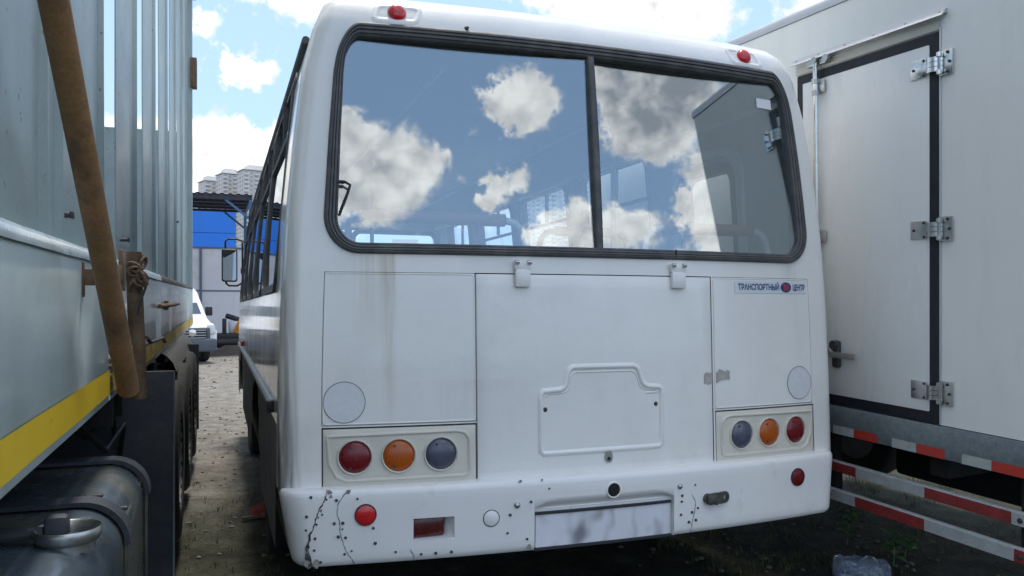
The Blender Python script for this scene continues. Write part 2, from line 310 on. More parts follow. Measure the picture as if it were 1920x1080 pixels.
def tube(bm, pts, r, seg=10, cap=True, rad=None):
    pts = [Vector(p) for p in pts]; rings = []
    for i, p in enumerate(pts):
        d = (pts[min(i + 1, len(pts) - 1)] - pts[max(i - 1, 0)]); x, y = basis(d)
        if i and rings:
            # keep frames aligned
            px = rings[-1][1]; x = (px - d.normalized() * px.dot(d.normalized())).normalized(); y = x.cross(d.normalized())
        rr = rad[i] if rad else r
        rings.append(([bm.verts.new(p + (x * math.cos(2 * math.pi * k / seg) + y * math.sin(2 * math.pi * k / seg)) * rr) for k in range(seg)], x))
    for a, b in zip(rings[:-1], rings[1:]):
        for k in range(seg): bm.faces.new((a[0][k], a[0][(k + 1) % seg], b[0][(k + 1) % seg], b[0][k]))
    if cap:
        bm.faces.new(rings[0][0][::-1]); bm.faces.new(rings[-1][0])
def lathe(bm, prof, o, ax, seg=28, xs=None):
    """prof: (radius, height along ax)"""
    o = Vector(o); ax = Vector(ax).normalized(); x, y = basis(ax); rings = []
    for r, h in prof:
        if r < 1e-6: rings.append([bm.verts.new(o + ax * h)]); continue
        rings.append([bm.verts.new(o + ax * h + (x * math.cos(2 * math.pi * k / seg) + y * math.sin(2 * math.pi * k / seg)) * r) for k in range(seg)])
    for a, b in zip(rings[:-1], rings[1:]):
        if len(a) == 1 and len(b) == 1: continue
        for k in range(seg):
            k2 = (k + 1) % seg
            if len(a) == 1: bm.faces.new((a[0], b[k2], b[k]))
            elif len(b) == 1: bm.faces.new((a[k], a[k2], b[0]))
            else: bm.faces.new((a[k], a[k2], b[k2], b[k]))
def grid(bm, fn, us, vs, skip=None):
    P = [[bm.verts.new(fn(u, v)) for v in vs] for u in us]
    for i in range(len(us) - 1):
        for j in range(len(vs) - 1):
            if skip and skip((us[i] + us[i + 1]) / 2, (vs[j] + vs[j + 1]) / 2): continue
            bm.faces.new((P[i][j], P[i + 1][j], P[i + 1][j + 1], P[i][j + 1]))
    return P
def clean(bm):
    bmesh.ops.delete(bm, geom=[v for v in bm.verts if not v.link_faces], context='VERTS')
def frange(a, b, step):
    n = max(1, int(math.ceil(abs(b - a) / step))); return [a + (b - a) * i / n for i in range(n + 1)]
def brk(vals, step):
    vals = sorted(set(round(v, 5) for v in vals)); out = [vals[0]]
    for a, b in zip(vals[:-1], vals[1:]): out += frange(a, b, step)[1:]
    return out
def rrect(x0, x1, z0, z1, r, n=8):
    pts = []
    for cx, cz, a0 in ((x1 - r, z1 - r, 0), (x0 + r, z1 - r, 90), (x0 + r, z0 + r, 180), (x1 - r, z0 + r, 270)):
        for k in range(n + 1):
            a = R(a0 + 90 * k / n); pts.append((cx + r * math.cos(a), cz + r * math.sin(a)))
    return pts
def dens(pts, step):
    out = []
    for (a, b), (c, d) in zip(pts, pts[1:] + pts[:1]):
        n = max(1, int(math.hypot(c - a, d - b) / step)); out += [(a + (c - a) * i / n, b + (d - b) * i / n) for i in range(n)]
    return out
def in_rr(x, z, x0, x1, z0, z1, r):
    if not (x0 < x < x1 and z0 < z < z1): return False
    dx = max(x0 + r - x, x - (x1 - r), 0); dz = max(z0 + r - z, z - (z1 - r), 0)
    return dx * dx + dz * dz <= r * r if dx and dz else True
def ring_loft(bm, fn, rings, closed_profile=False):
    """rings: list of (list of (a,b), offset); fn(a,b,off)->point"""
    V = [[bm.verts.new(fn(a, b, off)) for a, b in pts] for pts, off in rings]; n = len(V[0])
    prs = list(zip(V[:-1], V[1:])) + ([(V[-1], V[0])] if closed_profile else [])
    for p, q in prs:
        for k in range(n): bm.faces.new((p[k], p[(k + 1) % n], q[(k + 1) % n], q[k]))
def ribbon(bm, fn, path, halfw, prof, closed=False):
    """a ridge along path in (a,b) space; prof: list of (t in -1..1, off)"""
    n = len(path); rows = []
    for i, (a, b) in enumerate(path):
        if closed: p, q = path[i - 1], path[(i + 1) % n]
        else: p, q = path[max(i - 1, 0)], path[min(i + 1, n - 1)]
        dx, dz = q[0] - p[0], q[1] - p[1]; l = math.hypot(dx, dz) or 1; nx, nz = -dz / l, dx / l
        hw = halfw[i] if isinstance(halfw, (list, tuple)) else halfw
        rows.append([bm.verts.new(fn(a + nx * hw * t, b + nz * hw * t, o)) for t, o in prof])
    rng = range(n if closed else n - 1)
    for i in rng:
        p, q = rows[i], rows[(i + 1) % n]
        for k in range(len(prof) - 1): bm.faces.new((p[k], p[k + 1], q[k + 1], q[k]))

def interp(tab, z):
    if z <= tab[0][0]: return tab[0][1]
    for (a, va), (b, vb) in zip(tab[:-1], tab[1:]):
        if z <= b: return va + (vb - va) * (z - a) / (b - a)
    return tab[-1][1]

# ------------------------------------------------------------------ GROUND
def gnoise(x, y):
    return (mnoise.noise((x * .9, y * .9, 0)) * .025 + mnoise.noise((x * 3.1, y * 3.1, 4)) * .014 + mnoise.noise((x * 9, y * 9, 7)) * .006) if abs(x) < 16 and -6 < y < 60 else 0
def ground_z(x, y):
    k = max(0.0, min(1.0, (16 - abs(x)) / 4)) * max(0.0, min(1.0, (60 - y) / 10)) * max(0, min(1, (y + 6) / 3))
    return gnoise(x, y) * k
bm = NB()
xs = [-3000, -800, -200, -60, -24] + frange(-15, -1.6, .9) + frange(-1.5, 5.5, .07) + frange(5.8, 16, .9) + [24, 60, 200, 800, 3000]
ys = [-3000, -800, -200, -40, -12] + frange(-6, 2.4, .7) + frange(2.5, 13, .07) + frange(13.15, 40, .25) + [43, 46, 50, 55, 60, 80, 200, 800, 3000]
grid(bm, lambda x, y: (x, y, ground_z(x, y)), xs, ys)
gm = bpy.data.materials.new('trodden_dirt'); gm.use_nodes = True; t = gm.node_tree; b = t.nodes['Principled BSDF']
tcx = t.nodes.new('ShaderNodeTexCoord')
def gn(sc, det=8, ro=.6):
    n = t.nodes.new('ShaderNodeTexNoise'); n.inputs['Scale'].default_value = sc; n.inputs['Detail'].default_value = det; n.inputs['Roughness'].default_value = ro; t.links.new(tcx.outputs['Object'], n.inputs['Vector']); return n
def ramp(src, stops):
    r = t.nodes.new('ShaderNodeValToRGB'); t.links.new(src, r.inputs[0])
    while len(r.color_ramp.elements) < len(stops): r.color_ramp.elements.new(.5)
    for e, (p, c) in zip(r.color_ramp.elements, stops): e.position = p; e.color = (*c, 1)
    return r
g1 = gn(.55); g2 = gn(4.5); g3 = gn(38, 5)
sandy = ramp(g2.outputs['Fac'], [(.30, (.13, .115, .095)), (.5, (.215, .20, .175)), (.72, (.30, .285, .26))])
shaded_soil = ramp(g2.outputs['Fac'], [(.3, (.014, .016, .009)), (.5, (.032, .033, .021)), (.75, (.07, .068, .05))])  # dark mossy soil, with shade near the vehicles put into its colour
sepg = t.nodes.new('ShaderNodeSeparateXYZ'); t.links.new(tcx.outputs['Object'], sepg.inputs[0])
ym = t.nodes.new('ShaderNodeMath'); ym.operation = 'MULTIPLY_ADD'; t.links.new(g1.outputs['Fac'], ym.inputs[0]); ym.inputs[1].default_value = 5.0; t.links.new(sepg.outputs[1], ym.inputs[2])
mrg = t.nodes.new('ShaderNodeMapRange'); mrg.interpolation_type = 'SMOOTHSTEP'; t.links.new(ym.outputs[0], mrg.inputs[0]); mrg.inputs[1].default_value = 7.6; mrg.inputs[2].default_value = 11.5
mg = t.nodes.new('ShaderNodeMixRGB'); t.links.new(mrg.outputs[0], mg.inputs[0]); t.links.new(shaded_soil.outputs[0], mg.inputs[1]); t.links.new(sandy.outputs[0], mg.inputs[2])
fm = t.nodes.new('ShaderNodeMapRange'); t.links.new(g3.outputs['Fac'], fm.inputs[0]); fm.inputs[1].default_value = .3; fm.inputs[2].default_value = .7; fm.inputs[3].default_value = .65; fm.inputs[4].default_value = 1.3
vs_ = t.nodes.new('ShaderNodeVectorMath'); vs_.operation = 'SCALE'; t.links.new(mg.outputs[0], vs_.inputs[0]); t.links.new(fm.outputs[0], vs_.inputs['Scale'])
t.links.new(vs_.outputs[0], b.inputs['Base Color']); b.inputs['Roughness'].default_value = .92; b.inputs['Specular IOR Level'].default_value = .2
bp = t.nodes.new('ShaderNodeBump'); bp.inputs['Distance'].default_value = .02; bp.inputs['Strength'].default_value = .8; t.links.new(g3.outputs['Fac'], bp.inputs['Height']); t.links.new(bp.outputs[0], b.inputs['Normal'])
obj('ground', bm, gm, None, 60)['kind'] = 'structure'

# ------------------------------------------------------------------ BUS
ZB = 1.5                                          # local z = z + ZB (z measured from eye height)
bus = empty('bus', (1.486, 3.0, 0))
tag(bus, 'white city bus seen from behind with a wide black rimmed rear window and cracked bumper', 'bus')
WF = [(-1.0, 1.212), (-.3, 1.21), (0, 1.20), (.36, 1.18), (.67, 1.15), (.92, 1.12), (1.10, 1.075), (1.15, 1.055), (1.21, 1.03), (1.25, .985), (1.275, .92), (1.295, .80), (1.31, .55)]
DY = [(1.13, 0), (1.15, .003), (1.21, .022), (1.25, .055), (1.275, .10), (1.295, .17), (1.31, .36)]
RC = .07
def wf(z): return interp(WF, z)
def wmap(b, z):
    w_ = wf(z); s = 1 if b > 0 else -1; a = abs(b)
    if z > 1.13:
        return b * w_ / wf(1.13) if a <= .95 else s * (.95 + (a - .95) * (wf(1.13) - .95) / .262) * w_ / wf(1.13)
    if a <= .95: return b
    return s * (.95 + (a - .95) * (w_ - .95) / .262)
def rear(b, z, off=0.0):
    w = wmap(b, z); y = .033 * z + .058 * max(z, 0) ** 2 + .067 * w * w + interp(DY, z) - off
    return Vector((w, y, z + ZB))
def ycorner(z): w = wf(z); return .033 * z + .058 * max(z, 0) ** 2 + .067 * w * w + interp(DY, z)
def side(sg, y, z, off=0.0): return Vector((sg * (wf(z) + RC + off), y, z + ZB))
BL = 7.05                                         # bus length behind the front wall
def ring_point(s, z, off=0.0):
    """s: ('L',y) ('CL',k) ('B',b) ('CR',k) ('R',y)"""
    k, v = s
    if k == 'B': return rear(v, z, off)
    if k in ('L', 'R'): return side(-1 if k == 'L' else 1, max(v, ycorner(z) + RC + .002 * v), z, off)
    sg = -1 if k == 'CL' else 1; a = R(90 * v)    # 0 at rear, 1 at side
    y0 = ycorner(z); w0 = wf(z); r = RC + off
    tilt = .134 * w0 * (1 - v)
    return Vector((sg * (w0 + r * math.sin(a)), y0 + RC - r * math.cos(a) + tilt * 0, z + ZB))
RW = dict(x0=-1.142, x1=1.142, z0=.209, z1=1.126, r=.15)        # rear window rubber, outer
RWI = dict(x0=-1.082, x1=1.082, z0=.252, z1=1.066, r=.095)      # rear window rubber, inner
HW = dict(x0=-1.112, x1=1.112, z0=.231, z1=1.096, r=.122)       # hole in the skin
HOOD = (-.5425, .5425, -.680, .140)
PANL = (-1.131, -.5425, -.442, .139); PANR = (.5505, 1.131, -.442, .139)
LAMPL = (-1.131, -.5425, -.682, -.448); LAMPR = (.5505, 1.138, -.682, -.448)
RWIN = [(.72, 1.27, -.05, .80), (1.62, 2.72, .07, 1.02), (2.92, 4.02, .07, 1.02), (4.22, 5.32, .07, 1.02), (5.62, 6.5, .0, 1.02)]
LWIN = [(.50, 1.62, .07, 1.02), (1.74, 2.86, .07, 1.02), (2.98, 4.10, .07, 1.02), (4.22, 5.34, .07, 1.02), (5.46, 6.75, .07, 1.02)]
zl = brk([-.95, -.685, -.680, -.448, -.442, .139, .140, .145, .209, .231, .07, .0, -.05, .80, 1.02, 1.096, 1.126] + [.231 + .02 * i for i in range(7)] + [1.096 - .02 * i for i in range(7)], .06) + [1.15, 1.18, 1.21, 1.23, 1.25, 1.2625, 1.275, 1.285, 1.295, 1.303, 1.31]
bl = brk([-1.212, -1.142, -1.138, -1.131, -1.112, -.5425, .5425, .5505, 1.112, 1.131, 1.138, 1.142, 1.212] + [s * (1.112 - .02 * i) for i in range(7) for s in (-1, 1)], .07)
yl = sorted({round(v, 4) for w_ in RWIN + LWIN for v in w_[:2]} | {.3, .1 + .12, 7.05} | set(round(.35 + .3 * i, 4) for i in range(22)))
yl = [y for y in yl if y > .2]
SS = [('L', y) for y in reversed(yl)] + [('CL', k) for k in (1, .85, .7, .55, .4, .25, .12)] + [('B', b_) for b_ in bl] + [('CR', k) for k in (.12, .25, .4, .55, .7, .85, 1)] + [('R', y) for y in yl]
def inwin(wins, y, z): return any(in_rr(y, z, a + .02, b_ - .02, c + .02, d - .02, .06) for a, b_, c, d in wins)
WHEELS = [(2.25, .47), (5.75, .47)]
def skip_cell(a, c, z0, z1, lining=False):
    z = (z0 + z1) / 2
    if z < -.69 and a[0] in ('B', 'CL', 'CR') and c[0] in ('B', 'CL', 'CR'): return True
    if z < -.69 and a[0] == c[0] and a[0] in 'LR' and (a[1] + c[1]) / 2 < .3: return True
    if z < -.69 and (a[0][0] == 'C' or c[0][0] == 'C'): return True
    if a[0] == 'B' and c[0] == 'B':
        b_ = (a[1] + c[1]) / 2
        if in_rr(b_, z, **HW): return True
        if not lining:
            for x0, x1, q0, q1 in (HOOD, PANL, PANR, LAMPL, LAMPR):
                if x0 < b_ < x1 and q0 < z < q1: return True
    if a[0] == c[0] and a[0] in 'LR':
        y = (a[1] + c[1]) / 2
        if inwin(LWIN if a[0] == 'L' else RWIN, y, z): return True
        if z < -.45 and any(math.hypot(y - wy, (z + 1.03) * .95) < .62 for wy, r in WHEELS): return True
    return False
def shell(off, lining, zmax=9, want=None):
    bm = NB(); zz = [z for z in zl if z <= zmax]
    P = [[bm.verts.new(ring_point(s, z, off)) for z in zz] for s in SS]
    for i in range(len(SS) - 1):
        for j in range(len(zz) - 1):
            if skip_cell(SS[i], SS[i + 1], zz[j], zz[j + 1], lining): continue
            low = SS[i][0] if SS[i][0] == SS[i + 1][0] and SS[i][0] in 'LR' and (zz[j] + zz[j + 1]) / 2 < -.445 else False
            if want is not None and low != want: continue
            bm.faces.new((P[i][j], P[i + 1][j], P[i + 1][j + 1], P[i][j + 1]))
    # roof / ceiling strip between the two sides
    n = len(SS)
    for i in range(n // 2 if not want else 0):
        if n - 1 - i - 1 <= i + 1: break
        a, b_, c, d = P[i][-1], P[i + 1][-1], P[n - 2 - i][-1], P[n - 1 - i][-1]
        if len({a, b_, c, d}) == 4:
            try: bm.faces.new((a, b_, c, d))
            except ValueError: pass
    clean(bm); return bm
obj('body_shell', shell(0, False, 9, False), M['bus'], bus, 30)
M['skirt'] = mat('dark_reflection_skirt_paint', (.15, .145, .135), .75, 0, 0, .3, 5, .1, .001, 40, dirt=(.05, .048, .045), dirt_amt=.8, dirt_scale=5, dirt_lo=.42, dirt_hi=.65, stretch=(3, 3, .8))  # lower sides coloured dark in place of a dark reflection
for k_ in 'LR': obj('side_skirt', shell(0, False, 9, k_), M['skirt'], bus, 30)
obj('interior_lining', shell(-.05, True, 1.26), M['lining'], bus, 30)
# dark cavity behind the panels
bm = NB(); grid(bm, lambda b_, z: rear(b_, z, -.03), frange(-1.15, 1.15, .1), frange(-.7, .16, .1)); obj('panel_cavity', bm, M['dark'], bus)
# floor and front wall
bm = NB(); box(bm, (0, 3.6, -.66 + ZB), (2.40, 6.8, .04)); obj('cabin_floor', bm, M['flap'], bus)
def front(b_, z, off=0): return Vector((wmap(b_, z) * (wf(z) + RC) / wf(z), BL - .02 + off, z + ZB))
for nm, off, mt, in (('front_wall', .02, M['bus']), ('front_lining', -.03, M['ceiling'])):
    bm = NB()
    zf = brk([-.95, .02, .97, 1.31], .1); bf = brk([-1.212, -1.1, -.04, .04, 1.1, 1.212], .2)
    grid(bm, lambda b_, z: front(b_, z, off), bf, zf, lambda b_, z: .02 < z < .97 and (.04 < abs(b_) < 1.1)); clean(bm)
    obj(nm, bm, mt, bus)
for sg in (-1, 1):
    bm = NB(); ring_loft(bm, lambda a, c, o: front(a, c, o), [(dens(rrect(min(sg * .03, sg * 1.11), max(sg * .03, sg * 1.11), .01, .98, .1), .1), .03), (dens(rrect(min(sg * .08, sg * 1.06), max(sg * .08, sg * 1.06), .06, .93, .08), .1)[:], .03)]) if False else None
    p1 = rrect(min(sg * .03, sg * 1.11), max(sg * .03, sg * 1.11), .01, .98, .1); p2 = rrect(min(sg * .08, sg * 1.06), max(sg * .08, sg * 1.06), .06, .93, .08)
    ring_loft(bm, front, [(p1, -.04), (p1, .03), (p2, .03), (p2, -.04)], True); obj('windscreen_rubber', bm, M['rubber'], bus)
    bm = NB(); grid(bm, lambda a, z: front(a, z, 0), frange(min(sg * .04, sg * 1.1), max(sg * .04, sg * 1.1), .3), frange(.02, .97, .3)); obj('windscreen', bm, M['glass_side'], bus)

def panel(name, x0, x1, z0, z1, m, parent, off=0.0, gap=.003, rnd=.005, holes=None):
    bm = NB(); x0 += gap; x1 -= gap; z0 += gap; z1 -= gap
    us = [x0, x0] + brk([x0 + rnd, x1 - rnd], .05) + [x1, x1]; vs = [z0, z0] + brk([z0 + rnd, z1 - rnd], .05) + [z1, z1]
    V = []
    for i, u in enumerate(us):
        col_ = []
        for j, v in enumerate(vs):
            o = off
            if i in (1, len(us) - 2) or j in (1, len(vs) - 2): o = off - .004
            if i in (0, len(us) - 1) or j in (0, len(vs) - 1): o = off - .028
            col_.append(bm.verts.new(rear(u, v, o)))
        V.append(col_)
    for i in range(len(us) - 1):
        for j in range(len(vs) - 1): bm.faces.new((V[i][j], V[i + 1][j], V[i + 1][j + 1], V[i][j + 1]))
    return obj(name, bm, m, parent, 50)
panel('corner_panel', *PANL, M['bus'], bus, .001, .0012, .002)
panel('corner_panel', *PANR, M['bus'], bus, .001, .0012, .002)
hood = panel('engine_hatch', *HOOD, M['bus'], bus, .002, .004, .006)
# faint outline of the corner panels
for pn in (PANL, PANR):
    bm = NB(); ribbon(bm, rear, dens(rrect(pn[0] + .006, pn[1] - .006, pn[2] + .006, pn[3] - .006, .012, 4), .08), .004, [(-1, 0), (-.5, .0025), (.5, .0025), (1, 0)], True); obj('panel_bead', bm, M['bus'], bus, 60)
# number plate recess pressed into the hatch
step = [(-.279, -.575), (-.279, -.345), (-.268, -.333), (-.195, -.329), (-.178, -.322), (-.168, -.308), (-.160, -.262), (-.150, -.245), (-.135, -.238), (.138, -.238), (.158, -.246), (.168, -.262), (.180, -.305), (.192, -.320), (.210, -.327), (.262, -.331), (.276, -.343), (.273, -.57), (.262, -.582), (-.268, -.584)]
bm = NB(); ribbon(bm, rear, dens(step, .03), .013, [(-1, .0015), (-.6, .009), (.1, .0115), (.6, .006), (1, .0015)], True); obj('pressed_ridge', bm, M['bus'], hood, 60)
step2 = [(x * .93 - .0, (z + .41) * .90 - .415) for x, z in step]
bm = NB(); ribbon(bm, rear, dens(step2[1:17], .03)[:-14], .006, [(-1, .001), (0, .005), (1, .001)]); obj('pressed_ridge', bm, M['bus'], hood, 60)
for x, z in ((-.259, -.407), (.246, -.403)):
    bm = NB(); p = rear(x, z, .002); lathe(bm, [(.0001, .006), (.005, .006), (.008, .002), (.010, 0)], p, (0, -1, 0), 12); obj('hatch_screw', bm, M['bolt'], hood)
bm = NB(); p = rear(.017, -.612, .003)
prof = [(.018 * math.sin(a) * (1 if math.cos(a) < .2 else .8), .022 * math.cos(a) + (.012 if math.cos(a) > .2 else 0)) for a in [2 * math.pi * k / 24 for k in range(24)]]
fcs = bm.faces.new([bm.verts.new(p + Vector((x, -.006, z))) for x, z in prof]); ex = bmesh.ops.extrude_face_region(bm, geom=[fcs]); bmesh.ops.translate(bm, vec=(0, .012, 0), verts=[v for v in ex['geom'] if isinstance(v, bmesh.types.BMVert)])
lt = obj('hatch_latch', bm, M['steel'], hood)
bm = NB(); lathe(bm, [(.0001, .003), (.007, .003), (.008, 0)], p + Vector((0, -.006, -.006)), (0, -1, 0), 14); obj('keyhole', bm, M['black'], lt)
for x0, x1 in ((-.386, -.318), (.326, .398)):
    bm = NB(); xm = (x0 + x1) / 2; p = rear(xm, .12, .014); box(bm, p, (x1 - x0 - .004, .022, .070), .007)
    p2 = rear(xm, .172, .012); box(bm, p2, (x1 - x0, .018, .036), .004)
    h_ = obj('hatch_hinge', bm, M['bumper'], bus)
    for s in (-1, 1):
        bm = NB(); tube(bm, [p2 + Vector((s * .026 - .008, -.012, .012)), p2 + Vector((s * .026 + .008, -.012, .012))], .009, 10); obj('hinge_knuckle', bm, M['steel'], h_)
# rear light clusters
def circ(cx, cz, r, n=28, asp=1): return [(cx + r * math.cos(2 * math.pi * k / n), cz + r * asp * math.sin(2 * math.pi * k / n)) for k in range(n)]
lens_prof = [(0.0, .013), (.2, .0128), (.45, .0112), (.7, .008), (.9, .003), (1.0, -.004)]
def lens(name, cx, cz, r, m, parent, off, nrmv=None, h=1.0, ring=True, ringm=None):
    bm = NB(); p = rear(cx, cz, off); nv = Vector((.134 * cx, -1, .033)).normalized()
    lathe(bm, [(k * r, q * h) for k, q in lens_prof[::-1]], p, nv, 32); o = obj(name, bm, m, parent, 60)
    if ring:
        bm = NB(); lathe(bm, [(r * .99, -.004), (r * 1.0, .004), (r * 1.06, .006), (r * 1.10, .003), (r * 1.12, -.012)], p, nv, 32); obj('lamp_bezel', bm, ringm or M['cream'], o, 60)
    return o
for (x0, x1, z0, z1), sg, lamps in ((LAMPL, -1, ((-1.010, M['red_lens']), (-.847, M['orange_lens']), (-.686, M['clear_lens']))), (LAMPR, 1, ((1.011, M['red_lens']), (.849, M['orange_lens']), (.690, M['clear_lens'])))):
    cl = panel('lamp_cluster', x0, x1, z0, z1 - .002, M['cream'], bus, .004, .005, .006)
    inner = x1 - .03 if sg < 0 else x0 + .03; outer = x0 + .018 if sg < 0 else x1 - .018
    q = [(outer, z1 - .032), (inner - sg * -.05, z1 - .026), (inner - sg * -.018, z1 - .034), (inner - sg * -.002, z1 - .06), (inner, z0 + .055), (inner - sg * -.006, z0 + .042), (inner - sg * -.02, z0 + .036), (outer + sg * -.07, z0 + .034), (outer + sg * -.035, z0 + .05), (outer + sg * -.008, z0 + .10)]
    bm = NB(); ribbon(bm, rear, dens(q, .02), .0075, [(-1, .004), (-.4, .011), (.4, .011), (1, .004)], True); obj('cluster_rim', bm, M['cream'], cl, 60)
    for cx, mm_ in lamps:
        o = lens('rear_lamp', cx, -.560, .0605, mm_, cl, .007)
        bm = NB(); p = rear(cx - .018, -.560 + .038, .016); lathe(bm, [(.0001, .0025), (.004, .002), (.005, -.004)], p, (0, -1, 0), 8); obj('lens_screw', bm, M['bolt'], o)
        bm = NB(); p = rear(cx - .018, -.560 - .040, .016); lathe(bm, [(.0001, .0025), (.004, .002), (.005, -.004)], p, (0, -1, 0), 8); obj('lens_screw', bm, M['bolt'], o)
# roof marker lamps in pressed pads
for cx in (-.837, .837):
    pd = dens(rrect(cx - .085, cx + .085, 1.142, 1.214, .02, 5), .03)
    bm = NB(); ribbon(bm, rear, pd, .013, [(-1, .0003), (-.3, .0042), (.4, .0042), (1, .0003)], True); pado = obj('lamp_pad', bm, M['bus'], bus, 60)
    p = rear(cx, 1.178, .002); bm = NB(); nv = Vector((0, -1, .18)).normalized()
    lathe(bm, [(.036, -.01), (.036, .004), (.033, .012), (.024, .019), (.012, .022), (.0001, .023)], p, nv, 24); o = obj('roof_lamp', bm, M['red_bright'], bus, 60)
    bm = NB(); lathe(bm, [(.0365, -.01), (.0385, .001), (.041, -.01)], p, nv, 24); obj('lamp_base', bm, M['bumper'], o, 60)
# round white stickers
for cx, cz, r in ((-1.048, -.354, .076), (1.048, -.345, .074)):
    bm = NB(); c0 = bm.verts.new(rear(cx, cz, .003)); rg = [bm.verts.new(rear(a, c, .003)) for a, c in circ(cx, cz, r, 40)]
    for k in range(40): bm.faces.new((c0, rg[k], rg[(k + 1) % 40]))
    st = obj('round_sticker', bm, M['white_sticker'], bus, 60)
    bm = NB(); ribbon(bm, rear, circ(cx, cz, r + .001, 40), .0016, [(-1, .002), (0, .0042), (1, .002)], True); obj('sticker_edge', bm, M['van_grey'], st, 60)
# sticker with lettering
bm = NB(); grid(bm, lambda a, c: rear(a, c, .003), frange(.672, 1.112, .04), frange(.069, .124, .02)); stk = obj('lettered_sticker', bm, M['sticker'], bus)
def lettering(txt, x0, x1, z, hgt, m, parent, name):
    cu = bpy.data.curves.new('text', 'FONT'); cu.body = txt; cu.size = 1; cu.align_x = 'LEFT'; cu.offset = .028
    o = bpy.data.objects.new('t', cu); C.objects.link(o); bpy.context.view_layer.update()
    dg = bpy.context.evaluated_depsgraph_get(); me = bpy.data.meshes.new_from_object(o.evaluated_get(dg)); bpy.data.objects.remove(o)
    xsv = [v.co.x for v in me.vertices]; ysv = [v.co.y for v in me.vertices]; a, b_ = min(xsv), max(xsv); H = .73
    for v in me.vertices:
        v.co = rear(x0 + (v.co.x - a) / (b_ - a) * (x1 - x0), z + v.co.y / H * hgt, .0042)
    me.materials.clear(); me.materials.append(m); me.name = name
    return link(name, me, m, parent)
lettering('ТРАНСПОРТНЫЙ', .690, .932, .084, .027, M['print_blue'], stk, 'lettering')
lettering('ЦЕНТР', 1.022, 1.104, .084, .027, M['print_blue'], stk, 'lettering')
bm = NB(); rg = [bm.verts.new(rear(a, c, .0042)) for a, c in circ(.976, .097, .035, 24, .68)]; bm.faces.new(rg); obj('oval_emblem', bm, M['print_blue'], stk)
bm = NB()
for a0, a1, c0, c1 in ((.950, .972, .106, .112), (.960, .967, .082, .106), (.974, .1, 0, 0), (.980, .986, .083, .112), (.968, .974, .083, .112), (.988, .993, .083, .105)):
    if a1 < a0: continue
    bm.faces.new([bm.verts.new(rear(a, c, .0054)) for a, c in ((a0, c0), (a1, c0), (a1, c1), (a0, c1))])
obj('emblem_strokes', bm, M['print_red'], stk)
# torn tape residue over the hatch gap
M['resid'] = mat('torn_tape_residue', (.42, .40, .36), .7, 0, 0, .25, 40)
for a0, a1 in ((.494, .536), (.558, .632)):
    bm = NB(); top = [(a, -.285 + (a - .494) * .12 + random.uniform(-.008, .008)) for a in frange(a0, a1, .008)]; bot = [(a, -.330 + (a - .494) * .14 + random.uniform(-.008, .008)) for a in frange(a0, a1, .008)]
    Vt = [bm.verts.new(rear(a, c, .0045)) for a, c in top]; Vb = [bm.verts.new(rear(a, c, .0045)) for a, c in bot]
    for k in range(len(Vt) - 1): bm.faces.new((Vb[k], Vb[k + 1], Vt[k + 1], Vt[k]))
    obj('tape_residue', bm, M['resid'], bus)
# rear window: rubber, panes, divider
def rr_off(d, e): return rrect(d['x0'] + e, d['x1'] - e, d['z0'] + e, d['z1'] - e, max(.02, d['r'] - e), 10)
def mixp(t_): return [(a[0] + (c[0] - a[0]) * t_, a[1] + (c[1] - a[1]) * t_) for a, c in zip(PO, PI)]
PO = []; PI = []
po = rrect(**RW, n=10); pi_ = rrect(**RWI, n=10)
for k in range(len(po)):
    a, c = po[k], po[(k + 1) % len(po)]; a2, c2 = pi_[k], pi_[(k + 1) % len(pi_)]
    n_ = max(1, int(math.hypot(c[0] - a[0], c[1] - a[1]) / .05))
    for i in range(n_):
        t_ = i / n_; PO.append((a[0] + (c[0] - a[0]) * t_, a[1] + (c[1] - a[1]) * t_)); PI.append((a2[0] + (c2[0] - a2[0]) * t_, a2[1] + (c2[1] - a2[1]) * t_))
bm = NB(); ring_loft(bm, rear, [(mixp(0), 0), (mixp(.03), .010), (mixp(.14), .016), (mixp(.27), .0165), (mixp(.33), .012), (mixp(.37), .016), (mixp(.50), .015), (mixp(.55), .008), (mixp(.60), .0125), (mixp(.76), .010), (mixp(.8), .004), (mixp(.84), .006), (mixp(.95), .002), (mixp(1.0), -.004), (mixp(1.0), -.055)])
rub = obj('rear_window_rubber', bm, M['rubber'], bus, 50)
bm = NB(); a = .355; zz0 = RW['z0']
for off, w_ in ((.017, .0022),): box(bm, rear(a, .230, .014), (.004, .006, .042))
obj('rubber_joint', bm, M['black'], rub)
def pane_plane(sg):
    e0, e1 = (-.014, -.014) if sg < 0 else (-.034, -.006)
    A, Bq, Cq = rear(0, .25, e0), rear(sg * 1.10, .25, e1), rear(0, 1.07, e0)
    e_u = Bq - A; e_v = Cq - A
    def fn(a, c, off):
        w = wmap(a, c); v_ = (c - .25) / .82; u_ = (w - A.x - e_v.x * v_) / e_u.x
        return A + e_u * u_ + e_v * v_ + Vector((0, -off, 0))
    return fn
for sg in (-1, 1):
    pf_ = pane_plane(sg); bm = NB()
    for off in (0, -.005): grid(bm, lambda a, c: pf_(a, c, off), frange(min(0, sg * 1.108), max(0, sg * 1.108), .12), frange(.235, 1.085, .1))
    obj('rear_window_pane', bm, M['glass'], bus, 20)
bm = NB()
ribbon(bm, rear, [(-.004, z) for z in frange(.246, 1.072, .04)], .0165, [(-1, -.045), (-1, -.002), (-.6, .004), (.6, .004), (1, -.002), (1, -.045)]); obj('window_divider', bm, M['rubber'], rub, 50)
